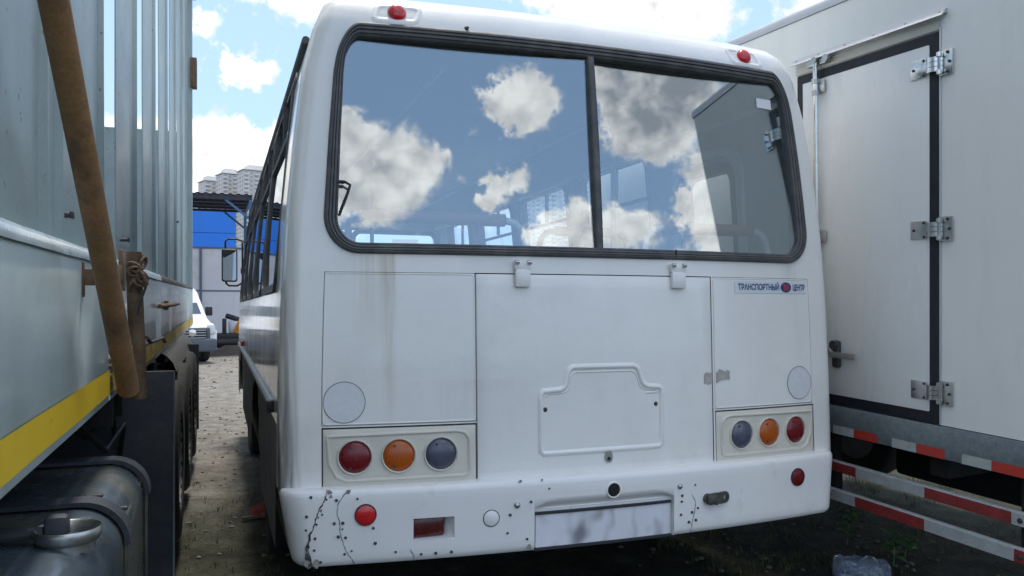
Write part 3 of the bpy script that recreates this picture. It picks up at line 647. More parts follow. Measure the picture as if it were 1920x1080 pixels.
# side windows
def side_window(sg, y0, y1, z0, z1, glassm, split=None):
    fn = lambda a, c, o: side(sg, a, c, o)
    p1 = dens(rrect(y0, y1, z0, z1, .09, 6), .2); 
    w1 = rrect(y0, y1, z0, z1, .09, 6); w2 = rrect(y0 + .035, y1 - .035, z0 + .035, z1 - .035, .07, 6); w0 = rrect(y0 - .02, y1 + .02, z0 - .02, z1 + .02, .10, 6)
    bm = NB(); ring_loft(bm, fn, [(w1, 0), (w1, .012), (w2, .010), (w2, -.065), (w0, -.062), (w0, -.052)]); fr = obj('side_window_rubber', bm, M['rubber'], bus, 50)
    bm = NB()
    for o_ in (-.008, -.013): grid(bm, lambda a, c: fn(a, c, o_), frange(y0 + .02, y1 - .02, .3), frange(z0 + .02, z1 - .02, .2))
    obj('side_window_pane', bm, glassm, bus)
    if split:
        bm = NB(); zb = z0 + (z1 - z0) * .7; ym_ = (y0 + y1) / 2
        box(bm, side(sg, ym_, zb, -.01), (.03, y1 - y0 - .06, .022)); box(bm, side(sg, ym_, (zb + z1) / 2, -.01), (.026, .024, z1 - zb - .03)); obj('window_bar', bm, M['rubber'], fr)
for w_ in RWIN: side_window(1, *w_, M['glass_side'], w_[0] > 1)
for w_ in LWIN: side_window(-1, *w_, M['glass_dark'], True)
# dark pillar band linking the left windows, gutter, rub rail
bm = NB()
for (a, b_, c, d), (a2, b2, c2, d2) in zip(LWIN[:-1], LWIN[1:]): grid(bm, lambda y, z: side(-1, y, z, .003), frange(b_ - .002, a2 + .002, .06), frange(.09, 1.0, .1))
obj('pillar_trim', bm, M['black'], bus)
for sg in (-1, 1):
    bm = NB(); tube(bm, [side(sg, y, 1.09, .012) for y in frange(.35, 7, .4)], .016, 8); obj('rain_gutter', bm, M['rubber'] if sg < 0 else M['bus'], bus)
    bm = NB(); ribbon(bm, lambda a, c, o: side(sg, a, c, o), [(y, -.40) for y in frange(.45, 6.7, .3)], .02, [(-1, 0), (-1, .012), (-.5, .02), (.5, .02), (1, .012), (1, 0)]); rr_ = obj('rub_rail', bm, M['rubber'] if False else M['zinc'], bus)
    bm = NB(); box(bm, side(sg, .43, -.40, .014), (.03, .05, .05), .006); obj('rail_end_cap', bm, M['black'], rr_)
bm = NB(); box(bm, side(-1, 5.0, -.33, .01), (.03, .10, .05), .006); obj('side_marker', bm, M['orange_lens'], bus)
# wheels, axle, underbody
def wheel(parent, c, r, w, name='wheel', ax=(1, 0, 0)):
    bm = NB(); h = w / 2; lathe(bm, [(r * .6, -h), (r * .92, -h), (r * .98, -h * .85), (r, -h * .6), (r, h * .6), (r * .98, h * .85), (r * .92, h), (r * .6, h), (r * .56, h * .4)], c, ax, 36)
    wh = obj(name, bm, M['tyre'], parent, 40)
    bm = NB()
    for s in (-1, 1): lathe(bm, [(.0001, s * h * .55), (r * .2, s * h * .6), (r * .25, s * h * .3), (r * .5, s * h * .3), (r * .6, s * h * .95), (r * .62, s * h * .6)], c, ax, 24)
    obj('rim', bm, M['rim'], wh, 40); return wh
for wy, r in WHEELS:
    for sg in (-1, 1): wheel(bus, Vector((sg * 1.08, wy, r)), r, .26)
bm = NB(); box(bm, (0, 3.6, .62), (1.5, 6.6, .18)); box(bm, (0, 2.25, .47), (2.0, .16, .16)); box(bm, (0, 5.75, .47), (2.0, .14, .14)); obj('chassis', bm, M['dark'], bus)
for sg in (-1, 1):
    for wy, r in WHEELS:
        bm = NB(); tube(bm, [(sg * 1.02, wy + .60 * math.cos(R(a)), .47 + .60 * math.sin(R(a))) for a in range(-20, 201, 20)], .05, 6); obj('wheel_arch', bm, M['dark'], bus)
# exhaust and bits under the rear
bm = NB(); tube(bm, [(.55, .9, .56), (.55, .3, .55), (.56, .16, .52)], .04, 12); obj('exhaust_pipe', bm, M['rusty'], bus)
bm = NB(); box(bm, (0.0, .55, .64), (1.9, .12, .10)); box(bm, (.4, .9, .60), (.5, .5, .16), .02); obj('rear_crossmember', bm, M['dark'], bus)
# left mirror with its loop brackets
bm = NB(); tube(bm, [(-1.22, 7.06, 2.06), (-1.18, 6.98, 2.27), (-1.30, 6.95, 2.31), (-1.40, 6.93, 2.31), (-1.43, 6.92, 2.28), (-1.43, 6.92, 2.15)], .012, 8); tube(bm, [(-1.22, 7.06, 1.96), (-1.24, 6.96, 1.80), (-1.30, 6.94, 1.765), (-1.39, 6.92, 1.765), (-1.42, 6.92, 1.79), (-1.425, 6.92, 1.84)], .012, 8); tube(bm, [(-1.24, 7.04, 2.28), (-1.24, 6.98, 2.0), (-1.24, 6.98, 1.80)], .011, 8); box(bm, (-1.24, 6.99, 1.94), (.04, .05, .07), .01)
mb_ = obj('mirror_bracket', bm, M['black'], bus)
bm = NB(); box(bm, (-1.385, 6.89, 2.0), (.175, .07, .385), .03, None, 4); mh = obj('mirror', bm, M['black'], bus)
bm = NB(); ring_ = rrect(-1.385 - .073, -1.385 + .073, 2.0 - .178, 2.0 + .178, .025, 5); bm.faces.new([bm.verts.new((a, 6.835 + .17 * (2.0 - c) * -1 - .10 * (a + 1.385), c)) for a, c in ring_]); obj('mirror_glass', bm, M['mirror'], mh)
# interior: rails and seats
def rail(pts, pad0, pad1, padm, railm, r=.017, pr=.029):
    bm = NB(); tube(bm, pts, r, 10); o = obj('grab_rail', bm, railm, bus, 60)
    bm = NB(); tube(bm, [pad0, pad1], pr, 14); obj('rail_padding', bm, padm, o, 40); return o
def arc_rail(w0, w1, y, z, drop=.5):
    return [(w0 - .10, y, z + ZB - drop), (w0 - .10, y, z + ZB - .10), (w0 - .085, y, z + ZB - .045), (w0 - .05, y, z + ZB - .01), (w0, y, z + ZB), (w1, y, z + ZB), (w1 + .05, y, z + ZB - .01), (w1 + .085, y, z + ZB - .045), (w1 + .10, y, z + ZB - .10), (w1 + .10, y, z + ZB - drop)]
rail(arc_rail(-.93, -.27, .45, .40), (-.93, .45, .40 + ZB), (-.27, .45, .40 + ZB), M['pad'], M['rail'])
rail(arc_rail(.50, 1.00, .36, .385), (.50, .36, .385 + ZB), (1.00, .36, .385 + ZB), M['pad'], M['rail'])
rail(arc_rail(.36, .74, 1.35, .455), (.36, 1.35, .455 + ZB), (.74, 1.35, .455 + ZB), M['rail_beige'], M['rail_beige'])
bm = NB(); tube(bm, [(.78, 1.42, -.6 + ZB), (.78, 1.42, 1.18 + ZB)], .017, 10); obj('stanchion_pole', bm, M['rail_beige'], bus)
bm = NB(); tube(bm, [(-.35, 3.4, -.6 + ZB), (-.35, 3.4, 1.18 + ZB)], .016, 10); obj('stanchion_pole', bm, M['rail'], bus)
for sg in (-1, 1):
    bm = NB(); tube(bm, [(sg * .55, .5, 1.08 + ZB), (sg * .55, 6.6, 1.08 + ZB)], .014, 8); obj('ceiling_rail', bm, M['rail'], bus)
seat_me = None
def seat(x, y):
    global seat_me
    if seat_me is None:
        b1 = NB(); box(b1, (0, 0, .92), (.42, .40, .10), .03); m1 = bpy.data.meshes.new('seat'); b1.to_mesh(m1); b1.free(); m1.materials.append(M['seat'])
        b2 = NB(); box(b2, (0, -.2, 1.28), (.42, .08, .64), .03, Matrix.Rotation(R(0), 3, 'X')); m2 = bpy.data.meshes.new('backrest'); b2.to_mesh(m2); b2.free(); m2.materials.append(M['seat'])
        b3 = NB(); tube(b3, [(-.2, -.24, .84), (-.2, -.24, 1.62), (-.16, -.24, 1.67), (.16, -.24, 1.67), (.2, -.24, 1.62), (.2, -.24, .84)], .014, 8); m3 = bpy.data.meshes.new('seat_frame'); b3.to_mesh(m3); b3.free(); m3.materials.append(M['rail'])
        seat_me = (m1, m2, m3)
    s = link('seat', seat_me[0], None, bus); s.location = (x, y, 0)
    for nm, me in (('backrest', seat_me[1]), ('seat_frame', seat_me[2])): link(nm, me, None, s)
for y in (1.35, 2.2, 3.05, 3.9, 4.75, 5.6):
    for x in (-.98, -.54): seat(x, y)
    if y < 5 and y > 1.5:
        for x in (.95, .52): seat(x, y)
for x in (-.98, -.54): seat(x, .66)
bm = NB(); box(bm, (.70, 1.10, 1.36), (.62, .03, .42), .01); obj('partition_board', bm, M['lining'], bus)
# door frame arch round the rear door window, paper on the glass, stay hook
bm = NB(); wA = rrect(.64, 1.35, -.5, .90, .16, 8); ring_loft(bm, lambda a, c, o: side(1, a, c, o), [(wA, -.05), (wA, -.075), (rrect(.69, 1.30, -.45, .85, .13, 8), -.075), (rrect(.69, 1.30, -.45, .85, .13, 8), -.05)]); obj('door_frame', bm, M['rail'], bus, 50)
bm = NB(); bm.faces.new([bm.verts.new(pf_(a, c, .0015)) for a, c in ((.887, .946), (.985, .942), (.985, .988), (.887, .992))]); obj('paper_notice', bm, M['paper'], bus)
bm = NB(); tube(bm, [rear(-1.085, .480, .008), rear(-1.06, .482, .012), rear(-1.035, .470, .012), rear(-1.045, .44, .012), rear(-1.075, .365, .008)], .0055, 8); box(bm, rear(-1.072, .481, .008), (.022, .01, .014), .003); obj('window_catch', bm, M['black'], rub)
bm = NB(); lathe(bm, [(.0001, .012), (.006, .012), (.007, 0), (.012, -.002)], rear(-.545, 1.136, 0), (0, -1, .1), 10); obj('roof_screw', bm, M['bolt'], bus)
# interior roof rim at the rear corner (right) - cove trim
bm = NB(); tube(bm, [ring_point(('R', y), 1.02, -.065) for y in frange(.2, 6.9, .4)], .03, 8); obj('cove_trim', bm, M['ceiling'], bus)

# ---- bumper
BT, BB = -.667, -.950
def bump_pt(s, z, off=0.0):
    k, v = s; pr = .062 + off
    if k == 'B':
        y = -.022 + .067 * v * v - pr + (z - BT) * -.02; return Vector((v, y, z + ZB))
    sg = -1 if k[1] == 'L' else 1; r0 = .10 if sg < 0 else .09; r = r0 + off; w0 = (1.182 + (z - BT) * .17) if sg < 0 else (1.150 + (z - BT) * .06); y0 = -.022 + .067 * w0 * w0 - .062 + r0 + (z - BT) * -.02
    if k[0] == 'C':
        a = R(82 * v); return Vector((sg * (w0 + r * math.sin(a)), y0 - r * math.cos(a), z + ZB))
    a = R(82); return Vector((sg * (w0 + r * math.sin(a)), y0 - r * math.cos(a) + v, z + ZB))
def bf(a, c, o=0.0): return bump_pt(('B', a), c, o)
FOG = (-.804, -.648, -.874, -.790); PK = (-.330, .296, -.950, -.742)
bbl = brk([-1.125, FOG[0], FOG[1], PK[0], PK[1], 1.125], .06)
prof_z = [(BT, -.075), (BT, -.022), (BT - .004, -.010), (BT - .012, -.003), (BT - .026, 0)] + [(z, 0) for z in brk([BT - .06, FOG[3], FOG[2], PK[3], -.925], .05)] + [(-.940, -.004), (BB, -.014), (BB, -.07)]
prof_z = sorted(set(prof_z), key=lambda p: (-p[0],))
prof_z = [(BT, -.075), (BT, -.022), (BT - .004, -.010), (BT - .012, -.003), (BT - .026, 0)] + [(z, 0) for z in sorted(brk([BT - .06, PK[3], FOG[3], FOG[2], -.925], .05), reverse=True)] + [(-.940, -.004), (BB, -.014), (BB, -.07)]
BS = [('SL', y) for y in (.16, .08)] + [('CL', k / 8) for k in range(8, 0, -1)] + [('B', b_) for b_ in bbl] + [('CR', k / 8) for k in range(1, 9)] + [('SR', y) for y in (.08, .16)]
bm = NB(); P = [[bm.verts.new(bump_pt(s, z, o)) for z, o in prof_z] for s in BS]
for i in range(len(BS) - 1):
    for j in range(len(prof_z) - 1):
        if BS[i][0] == 'B' and BS[i + 1][0] == 'B':
            a = (BS[i][1] + BS[i + 1][1]) / 2; z = (prof_z[j][0] + prof_z[j + 1][0]) / 2
            if any(x0 < a < x1 and z0 < z < z1 for x0, x1, z0, z1 in (FOG, PK)): continue
            if PK[0] < a < PK[1] and z < -.9: continue
        bm.faces.new((P[i][j], P[i + 1][j], P[i + 1][j + 1], P[i][j + 1]))
clean(bm); bumper = obj('rear_bumper', bm, M['bumper'], bus, 40)
M['grime'] = mat('gap_grime', (.022, .018, .014), .9, 0, 0, .6, 40, dirt=(.14, .10, .06), dirt_amt=.8, dirt_scale=22, dirt_lo=.5, dirt_hi=.62)
for b0_, b1_, zc_, h_ in ((-.54, .545, -.6795, .0042), (-1.13, -.548, -.6865, .0050), (.556, 1.13, -.6865, .0040)):
    bm = NB(); ps_ = [(a, zc_ + random.uniform(-.0012, .0012)) for a in frange(b0_, b1_, .02)]
    ribbon(bm, rear, ps_, [h_ * random.uniform(.5, 1.2) for _ in ps_], [(-1, .0045), (1, .0055)]); obj('dirty_gap', bm, M['grime'], bus, 0)
# fog lamp recess
x0, x1, z0, z1 = FOG; d = -.055; bm = NB()
o_ = [bf(x0, z0), bf(x1, z0), bf(x1, z1), bf(x0, z1)]; i_ = [bf(x0 + .004, z0 + .006, d), bf(x1 - .03, z0 + .006, d), bf(x1 - .022, z1 - .008, d), bf(x0 + .004, z1 - .006, d)]
vo = [bm.verts.new(p) for p in o_]; vi = [bm.verts.new(p) for p in i_]
for k in range(4): bm.faces.new((vo[k], vo[(k + 1) % 4], vi[(k + 1) % 4], vi[k]))
rec = obj('fog_lamp_recess', bm, M['bumper'], bumper, 0)
bm = NB(); c_ = bf((x0 + x1) / 2 - .014, (z0 + z1) / 2, -.04); box(bm, c_, (.122, .03, .072), .008); obj('fog_lamp', bm, M['fog_lens'], bumper)
# plate pocket
x0, x1, z0, z1 = PK; bm = NB(); zt = -.792; D = -.030
cols = frange(x0, x1, .05)
rows = [(z1, .0), (z1 - .006, .0005), (z1 - .014, -.003), (z1 - .03, -.012), (zt + .012, -.024), (zt + .004, -.027), (zt, -.024), (zt - .002, D + .002), (BB + .004, D + .004)]
def pk(a, z, o):
    e = min(1, (a - x0) / .09, (x1 - a) / .09); e = max(0, e); e = math.sin(e * math.pi / 2)
    zz_ = z if z <= zt else zt + (z - zt) * (.25 + .75 * e)
    return bf(a, zz_ if z < z1 else z, o if z > zt or True else o)
V = [[bm.verts.new(pk(a, z, o)) for z, o in rows] for a in cols]
for i in range(len(cols) - 1):
    for j in range(len(rows) - 1): bm.faces.new((V[i][j], V[i + 1][j], V[i + 1][j + 1], V[i][j + 1]))
for a in (x0, x1): bm.faces.new([bm.verts.new(bf(a, z, o)) for z, o in ((z1, 0), (BB, -.004), (BB, D), (zt, D))])
obj('plate_pocket', bm, M['bumper'], bumper, 50)
bm = NB()
pl_ = [(-.318, -.815), (.285, -.812), (.285, -.943), (-.318, -.946)]
gridv = [[bm.verts.new(bf(a, c, D + .012)) for c in (-.943, -.815)] for a in frange(-.318, .286, .05)]
for i in range(len(gridv) - 1): bm.faces.new((gridv[i][0], gridv[i + 1][0], gridv[i + 1][1], gridv[i][1]))
npl = obj('number_plate', bm, M['plate'], bumper)
bm = NB(); 
for c in (-.808, -.949): ribbon(bm, bf, [(a, c) for a in frange(-.325, .29, .06)], .005, [(-1, D + .004), (-1, D + .018), (1, D + .018), (1, D + .004)])
obj('plate_frame', bm, M['plate_back'], npl)
# bumper lamps, cap, hole, tow hook
def on_bumper(name, cx, cz, r, m, parent=bumper, prof=None, o=0.0, seg=28):
    bm = NB(); lathe(bm, prof or [(r, -.006), (r, .003), (r * .9, .007), (r * .5, .010), (.0001, .011)], bf(cx, cz, o), Vector((.134 * cx, -1, .0)).normalized(), seg); return obj(name, bm, m, parent, 50)
for cx, cz, r, mm_ in ((-.980, -.764, .0375, M['red_bright']), (.971, -.763, .0375, M['red_lens'])):
    o = on_bumper('round_reflector', cx, cz, r, mm_, prof=[(r, -.004), (r * .99, .004), (r * .9, .006), (.0001, .0065)]); on_bumper('reflector_ring', cx, cz, r, M['black'], o, prof=[(r * .97, -.004), (r * .98, .0065), (r * 1.06, .0065), (r * 1.1, -.003)])
o = on_bumper('round_cap', -.505, -.808, .031, M['bumper'], prof=[(.030, -.004), (.030, .002), (.027, .004), (.0001, .0042)]); on_bumper('cap_gap', -.505, -.808, .03, M['bolt'], o, prof=[(.0298, .0005), (.0315, .0025), (.0335, .0005)])
o = on_bumper('wiring_hole', .011, -.734, .029, M['dark'], prof=[(.029, .0012), (.020, .0016), (.0001, .0016)]); on_bumper('hole_rim', .011, -.734, .03, M['bumper'], o, prof=[(.027, .000), (.028, .004), (.032, .004), (.035, .000)])
bm = NB(); p = bf(.487, -.812); box(bm, p + Vector((-.006, -.020, .004)), (.058, .010, .046), .010, Matrix.Rotation(R(-6), 3, 'Y')); box(bm, p + Vector((.008, -.002, .0)), (.016, .05, .046), .004); tube(bm, [p + Vector((-.024, .02, .003)), p + Vector((-.024, -.017, .003))], .022, 16)
M['hook'] = mat('worn_dark_steel', (.10, .092, .08), .55, .4, 0, .3, 30, .2, .001, 80)
hk = obj('tow_bracket', bm, M['hook'], bumper)
bm = NB(); pr2 = rrect(.0, .078, -.024, .024, .021, 6)
hc = [(.054 + .011 * math.cos(math.atan2(c, a - .042)), .013 * math.sin(math.atan2(c, a - .042))) for a, c in pr2]
q_ = p + Vector((.006, -.024, .004)); fnl = lambda a, c, o: q_ + Vector((a, -o + a * .3, c)); ring_loft(bm, fnl, [(pr2, -.005), (pr2, .005), (hc, .005), (hc, -.005)], True); obj('tow_eye', bm, M['hook'], hk, 40)
BOLTS_BIG = [(-.402, -.764, .013), (.323, -.745, .012)]
BOLTS = [(-1.175, -.69), (-1.12, -.70), (-1.135, -.755), (-1.155, -.79), (-1.16, -.842), (-1.163, -.885), (-1.14, -.93), (-1.085, -.705), (-1.01, -.703), (-1.092, -.79), (-1.062, -.79), (-1.063, -.812), (-1.078, -.84), (-1.052, -.845), (-1.03, -.895), (-1.055, -.905), (-.952, -.815), (-.945, -.872), (-.87, -.91), (-.775, -.925), (-.72, -.925), (-.66, -.925), (-.43, -.80), (-.44, -.87), (-.36, -.90), (-.27, -.708), (-.345, -.755), (.335, -.785), (.333, -.81), (.33, -.865), (.40, -.745), (.385, -.86), (.37, -.90), (.405, -.895), (.415, -.845), (-1.19, -.76), (-1.192, -.81)]
bmesh_b = NB(); lathe(bmesh_b, [(.0072, -.003), (.0068, .003), (.004, .0045), (.0001, .005)], (0, 0, 0), (0, -1, 0), 10); bolt_me = bpy.data.meshes.new('bumper_bolt'); bmesh_b.to_mesh(bolt_me); bmesh_b.free(); bolt_me.materials.append(M['bolt'])
for x, z in BOLTS:
    o = link('bumper_bolt', bolt_me, None, bumper); o.location = bf(x, z, .001); k = random.uniform(.42, .9); o.scale = (k, 1, k)
for x, z, r in BOLTS_BIG: on_bumper('carriage_bolt', x, z, r, M['steel'], prof=[(r, -.002), (r * .9, .006), (r * .5, .010), (.0001, .011)])
def crack(pts, w0, seed, wmax=None):
    rr_ = random.Random(seed); pth = []
    for (a, c), (a2, c2) in zip(pts[:-1], pts[1:]):
        n_ = max(2, int(math.hypot(a2 - a, c2 - c) / .008))
        for i in range(n_): t_ = i / n_; pth.append((a + (a2 - a) * t_ + rr_.uniform(-.0022, .0022), c + (c2 - c) * t_))
    pth.append(pts[-1]); n_ = len(pth)
    hw = [w0 * (.5 + rr_.random()) * (1 + (wmax or 0) * max(0, i / n_ - .45) ** 1.5) for i in range(n_)]
    bm = NB(); ribbon(bm, bf, pth, hw, [(-1, .0012), (0, .0016), (1, .0012)]); return bm
M['crack'] = mat('cracked_filler', (.05, .05, .05), .8, 0, 0, .5, 60, dirt=(.28, .28, .26), dirt_amt=.7, dirt_scale=40, dirt_lo=.5, dirt_hi=.6)
obj('bumper_crack', crack([(-1.118, -.664), (-1.125, -.70), (-1.150, -.745), (-1.162, -.79), (-1.178, -.83), (-1.187, -.88), (-1.185, -.91), (-1.175, -.948)], .0019, 1, 14), M['crack'], bumper)
obj('bumper_crack', crack([(-1.035, -.668), (-1.062, -.69), (-1.08, -.72), (-1.082, -.76), (-1.072, -.80), (-1.068, -.84), (-1.06, -.87), (-1.04, -.91), (-1.018, -.946)], .0011, 2), M['crack'], bumper)
obj('bumper_crack', crack([(.385, -.785), (.405, -.82), (.398, -.86), (.39, -.89), (.378, -.945)], .0012, 3), M['crack'], bumper)
obj('bumper_crack', crack([(-.815, -.905), (-.80, -.93), (-.802, -.948)], .001, 4), M['crack'], bumper)
M['chip'] = mat('bare_filler_chip', (.30, .29, .27), .8, 0, 0, .3, 60)
for x, z, s in ((-1.110, -.675, .012), (-1.105, -.69, .007), (-1.045, -.676, .010), (-1.14, -.74, .008), (-1.150, -.765, .007), (-.352, -.932, .012), (-1.155, -.935, .018), (-1.19, -.93, .016), (-.39, -.672, .008), (-.30, -.672, .006)):
    bm = NB(); bm.faces.new([bm.verts.new(bf(x + s * random.uniform(.5, 1.1) * math.cos(a), z + s * random.uniform(.5, 1.1) * math.sin(a), .0018)) for a in [k * .7 for k in range(9)]]); obj('paint_chip', bm, M['chip'], bumper)

# ------------------------------------------------------------------ BOX TRUCK on the right
sd = Vector((.99830884, .03901792, .04309353)); hd = Vector((-.0405816, .9985265, .03602723)); up = Vector((-.04162433, -.0377151, .99842125))
mt4 = Matrix((sd, hd, up)).transposed().to_4x4(); base = Vector((3.0, 3.0, 1.5)) - up * 1.5; mt4.translation = base
box_truck = empty('box_truck', mtx=mt4)
tag(box_truck, 'white box body truck with a hinged side door and red and white striped guards', 'truck')
Y0, Y1, ZT, ZBt = -.93, 2.90, 1.585, -.512
bm = NB()
# body shell as a box with an opening for the door on the left face (x = 0)
DO = (-.286, .592, -.512, 1.228)
ysb = [Y0, DO[0], DO[1], Y1]; zsb = [ZBt, DO[3], 1.522]
grid(bm, lambda y, z: (0, y, z + ZB), ysb, zsb, lambda y, z: DO[0] < y < DO[1] and z < DO[3])
grid(bm, lambda y, z: (2.3, y, z + ZB), [Y0, Y1], [ZBt, 1.522]); grid(bm, lambda x, z: (x, Y0, z + ZB), [0, 2.3], [ZBt, 1.522]); grid(bm, lambda x, z: (x, Y1, z + ZB), [0, 2.3], [ZBt, 1.522]); grid(bm, lambda x, y: (x, y, ZBt + ZB), [0, 2.3], [Y0, Y1])
for a in (DO[0], DO[1]): grid(bm, lambda x, z: (x, a, z + ZB), [0, .06], [ZBt, DO[3]])
grid(bm, lambda x, y: (x, y, DO[3] + ZB), [0, .06], [DO[0], DO[1]])
obj('box_body', bm, M['box'], box_truck, 0)
bm = NB()
prof = [(0.0, 1.5245), (-.006, 1.5245), (-.006, 1.56), (.004, 1.578), (.03, 1.588), (1.15, 1.60), (2.27, 1.588), (2.306, 1.56), (2.306, 1.5245), (2.3, 1.5245)]
grid(bm, lambda k, y: (prof[k][0], y, prof[k][1] + ZB), list(range(len(prof))), [Y0 - .005, Y1 + .005])
for y in (Y0 - .005, Y1 + .005): bm.faces.new([bm.verts.new((a, y, c + ZB)) for a, c in prof])
obj('roof_rail', bm, M['alu'], box_truck, 40)
bm = NB(); box(bm, (.04, (DO[0] + DO[1]) / 2, (DO[2] + DO[3]) / 2 + ZB), (.02, DO[1] - DO[0], DO[3] - DO[2])); obj('door_seal', bm, M['seal'], box_truck)
bm = NB(); fr_w = .048
rin = (DO[0] + .046, DO[1] - .042, -.460, 1.180)
ring_loft(bm, lambda a, c, o: Vector((-o, a, c + ZB)), [(rrect(DO[0] + .003, DO[1] - .003, DO[2] + .003, DO[3] - .003, .004, 1), .0), (rrect(DO[0] + .003, DO[1] - .003, DO[2] + .003, DO[3] - .003, .004, 1), .006), (rrect(rin[0], rin[1], rin[2], rin[3], .006, 1), .008), (rrect(rin[0], rin[1], rin[2], rin[3], .006, 1), -.01)])
obj('door_rubber', bm, M['seal'], box_truck, 0)
bm = NB(); box(bm, (.008, (rin[0] + rin[1]) / 2, (rin[2] + rin[3]) / 2 + ZB), (.03, rin[1] - rin[0], rin[3] - rin[2]), .003); door = obj('side_door', bm, M['box_door'], box_truck)
# cream lintel, drip gutter
bm = NB(); box(bm, (-.004, (DO[0] + DO[1]) / 2 + .002, 1.252 + ZB), (.010, DO[1] - DO[0] + .01, .042), .002); obj('door_lintel', bm, M['cream_trim'], box_truck)
bm = NB(); gp = [(.0, 1.315), (-.014, 1.313), (-.022, 1.300), (-.040, 1.282), (-.038, 1.279), (-.018, 1.292), (.0, 1.296)]
grid(bm, lambda k, y: (gp[k][0], y, gp[k][1] + ZB), list(range(len(gp))), [-.325, .612])
for y in (-.325, .612): bm.faces.new([bm.verts.new((a, y, c + ZB)) for a, c in gp])
gt = obj('drip_gutter', bm, M['alu'], box_truck, 0)
for y in (.58, .42, .24, .06, -.12, -.30):
    bm = NB(); lathe(bm, [(.005, 0), (.004, .003), (.0001, .004)], (-.020, y, 1.304 + ZB), (-1, 0, .6), 8); obj('rivet', bm, M['steel'], gt)
bm = NB(); box(bm, (-.003, DO[0] - .006, .37 + ZB), (.008, .008, 1.75), .001); obj('door_post_trim', bm, M['alu'], box_truck)
# hinges
def hinge(z, bright):
    mtl = M['bright_steel'] if bright else M['steel']
    bm = NB(); box(bm, (-.010, -.185, z + ZB), (.006, .085, .082), .002); h = obj('door_hinge', bm, mtl, door)
    bm = NB(); box(bm, (-.008, -.325, z + ZB), (.006, .066, .108), .002); obj('hinge_plate', bm, mtl, h)
    bm = NB()
    for s in (-1, 0, 1):
        pts = [(-.012 - .028 * math.sin(math.pi * k / 8), -.225 - .085 * k / 8, z + ZB + s * .022) for k in range(9)]
        for q in range(8): pass
        grid(bm, lambda k, e: (pts[int(k)][0], pts[int(k)][1], pts[int(k)][2] + e), list(range(9)), [-.010, .010])
    obj('hinge_strap', bm, mtl, h, 50)
    for s in (-1, 1):
        bm = NB(); tube(bm, [(-.022, -.302, z + ZB + s * .038 - .009), (-.022, -.302, z + ZB + s * .038 + .009)], .013, 10); box(bm, (-.018, -.302, z + ZB + s * .038), (.012, .026, .018), .002); obj('hinge_knuckle', bm, mtl, h)
    bm = NB(); tube(bm, [(-.024, -.302, z + ZB - .05), (-.024, -.302, z + ZB + .05)], .006, 8); obj('hinge_pin', bm, M['steel'], h)
    for y, dz in ((-.16, 0), (-.215, .032), (-.215, -.032), (-.345, .0), (-.335, .042), (-.335, -.042)):
        bm = NB(); lathe(bm, [(.007, -.002), (.006, .004), (.0001, .006)], (-.013, y, z + ZB + dz), (-1, 0, 0), 8); obj('hinge_screw', bm, M['bolt'], h)
for z, br in ((1.082, True), (.362, False), (-.366, False)): hinge(z, br)
# lock rod, clamps, handle
bm = NB(); tube(bm, [(-.035, .424, -.50 + ZB), (-.035, .424, 1.262 + ZB)], .0135, 12); rod = obj('lock_rod', bm, M['bright_steel'], door)
for z in (1.135, .36, -.40):
    bm = NB(); box(bm, (-.018, .408, z + ZB), (.012, .062, .06), .003); tube(bm, [(-.035, .424, z + ZB - .042), (-.035, .424, z + ZB - .018)], .020, 12); tube(bm, [(-.035, .424, z + ZB + .018), (-.035, .424, z + ZB + .042)], .020, 12); obj('rod_clamp', bm, M['steel'], rod)
bm = NB(); box(bm, (-.022, .464, 1.262 + ZB), (.03, .05, .034), .004); box(bm, (-.022, .369, 1.258 + ZB), (.028, .055, .028), .004); tube(bm, [(-.02, .424, 1.27 + ZB), (-.05, .424, 1.27 + ZB)], .018, 10); tube(bm, [(-.04, .339, 1.262 + ZB), (-.055, .339, 1.262 + ZB)], .02, 12); obj('rod_keeper', bm, M['steel'], rod)
bm = NB(); box(bm, (-.022, .305, -.245 + ZB), (.03, .045, .14), .012); tube(bm, [(-.02, .305, -.195 + ZB), (-.05, .305, -.195 + ZB)], .022, 14); ha = obj('door_latch', bm, M['bolt'], door)
bm = NB(); box(bm, (-.048, .238, -.246 + ZB), (.014, .16, .032), .004); box(bm, (-.05, .328, -.222 + ZB), (.018, .05, .026), .006, Matrix.Rotation(R(40), 3, 'X')); box(bm, (-.045, .373, -.24 + ZB), (.012, .09, .02), .004); obj('latch_handle', bm, M['steel'], ha)
# zinc strip with reflective tape
bm = NB(); box(bm, (.006, (Y0 + Y1) / 2, -.589 + ZB), (.03, Y1 - Y0 + .01, .146), .003); zs = obj('sill_strip', bm, M['zinc'], box_truck)
yt = .343
for k in range(-6, 3):
    off = .343 + k * -.374 if False else .343 - .374 * (k + 0)
    a = off
    if a > Y1 - .05 or a - .29 < Y0 - .1: continue
    bm = NB(); grid(bm, lambda y, z: (-.0105, y, z + ZB), [a - .138, a], [-.662, -.618]); obj('white_tape', bm, M['tape_white'], zs, 0)
    bm = NB(); grid(bm, lambda y, z: (-.0105, y, z + ZB), [max(Y0, a - .288), a - .141], [-.662, -.618]); obj('red_tape', bm, M['tape_red'], zs, 0)
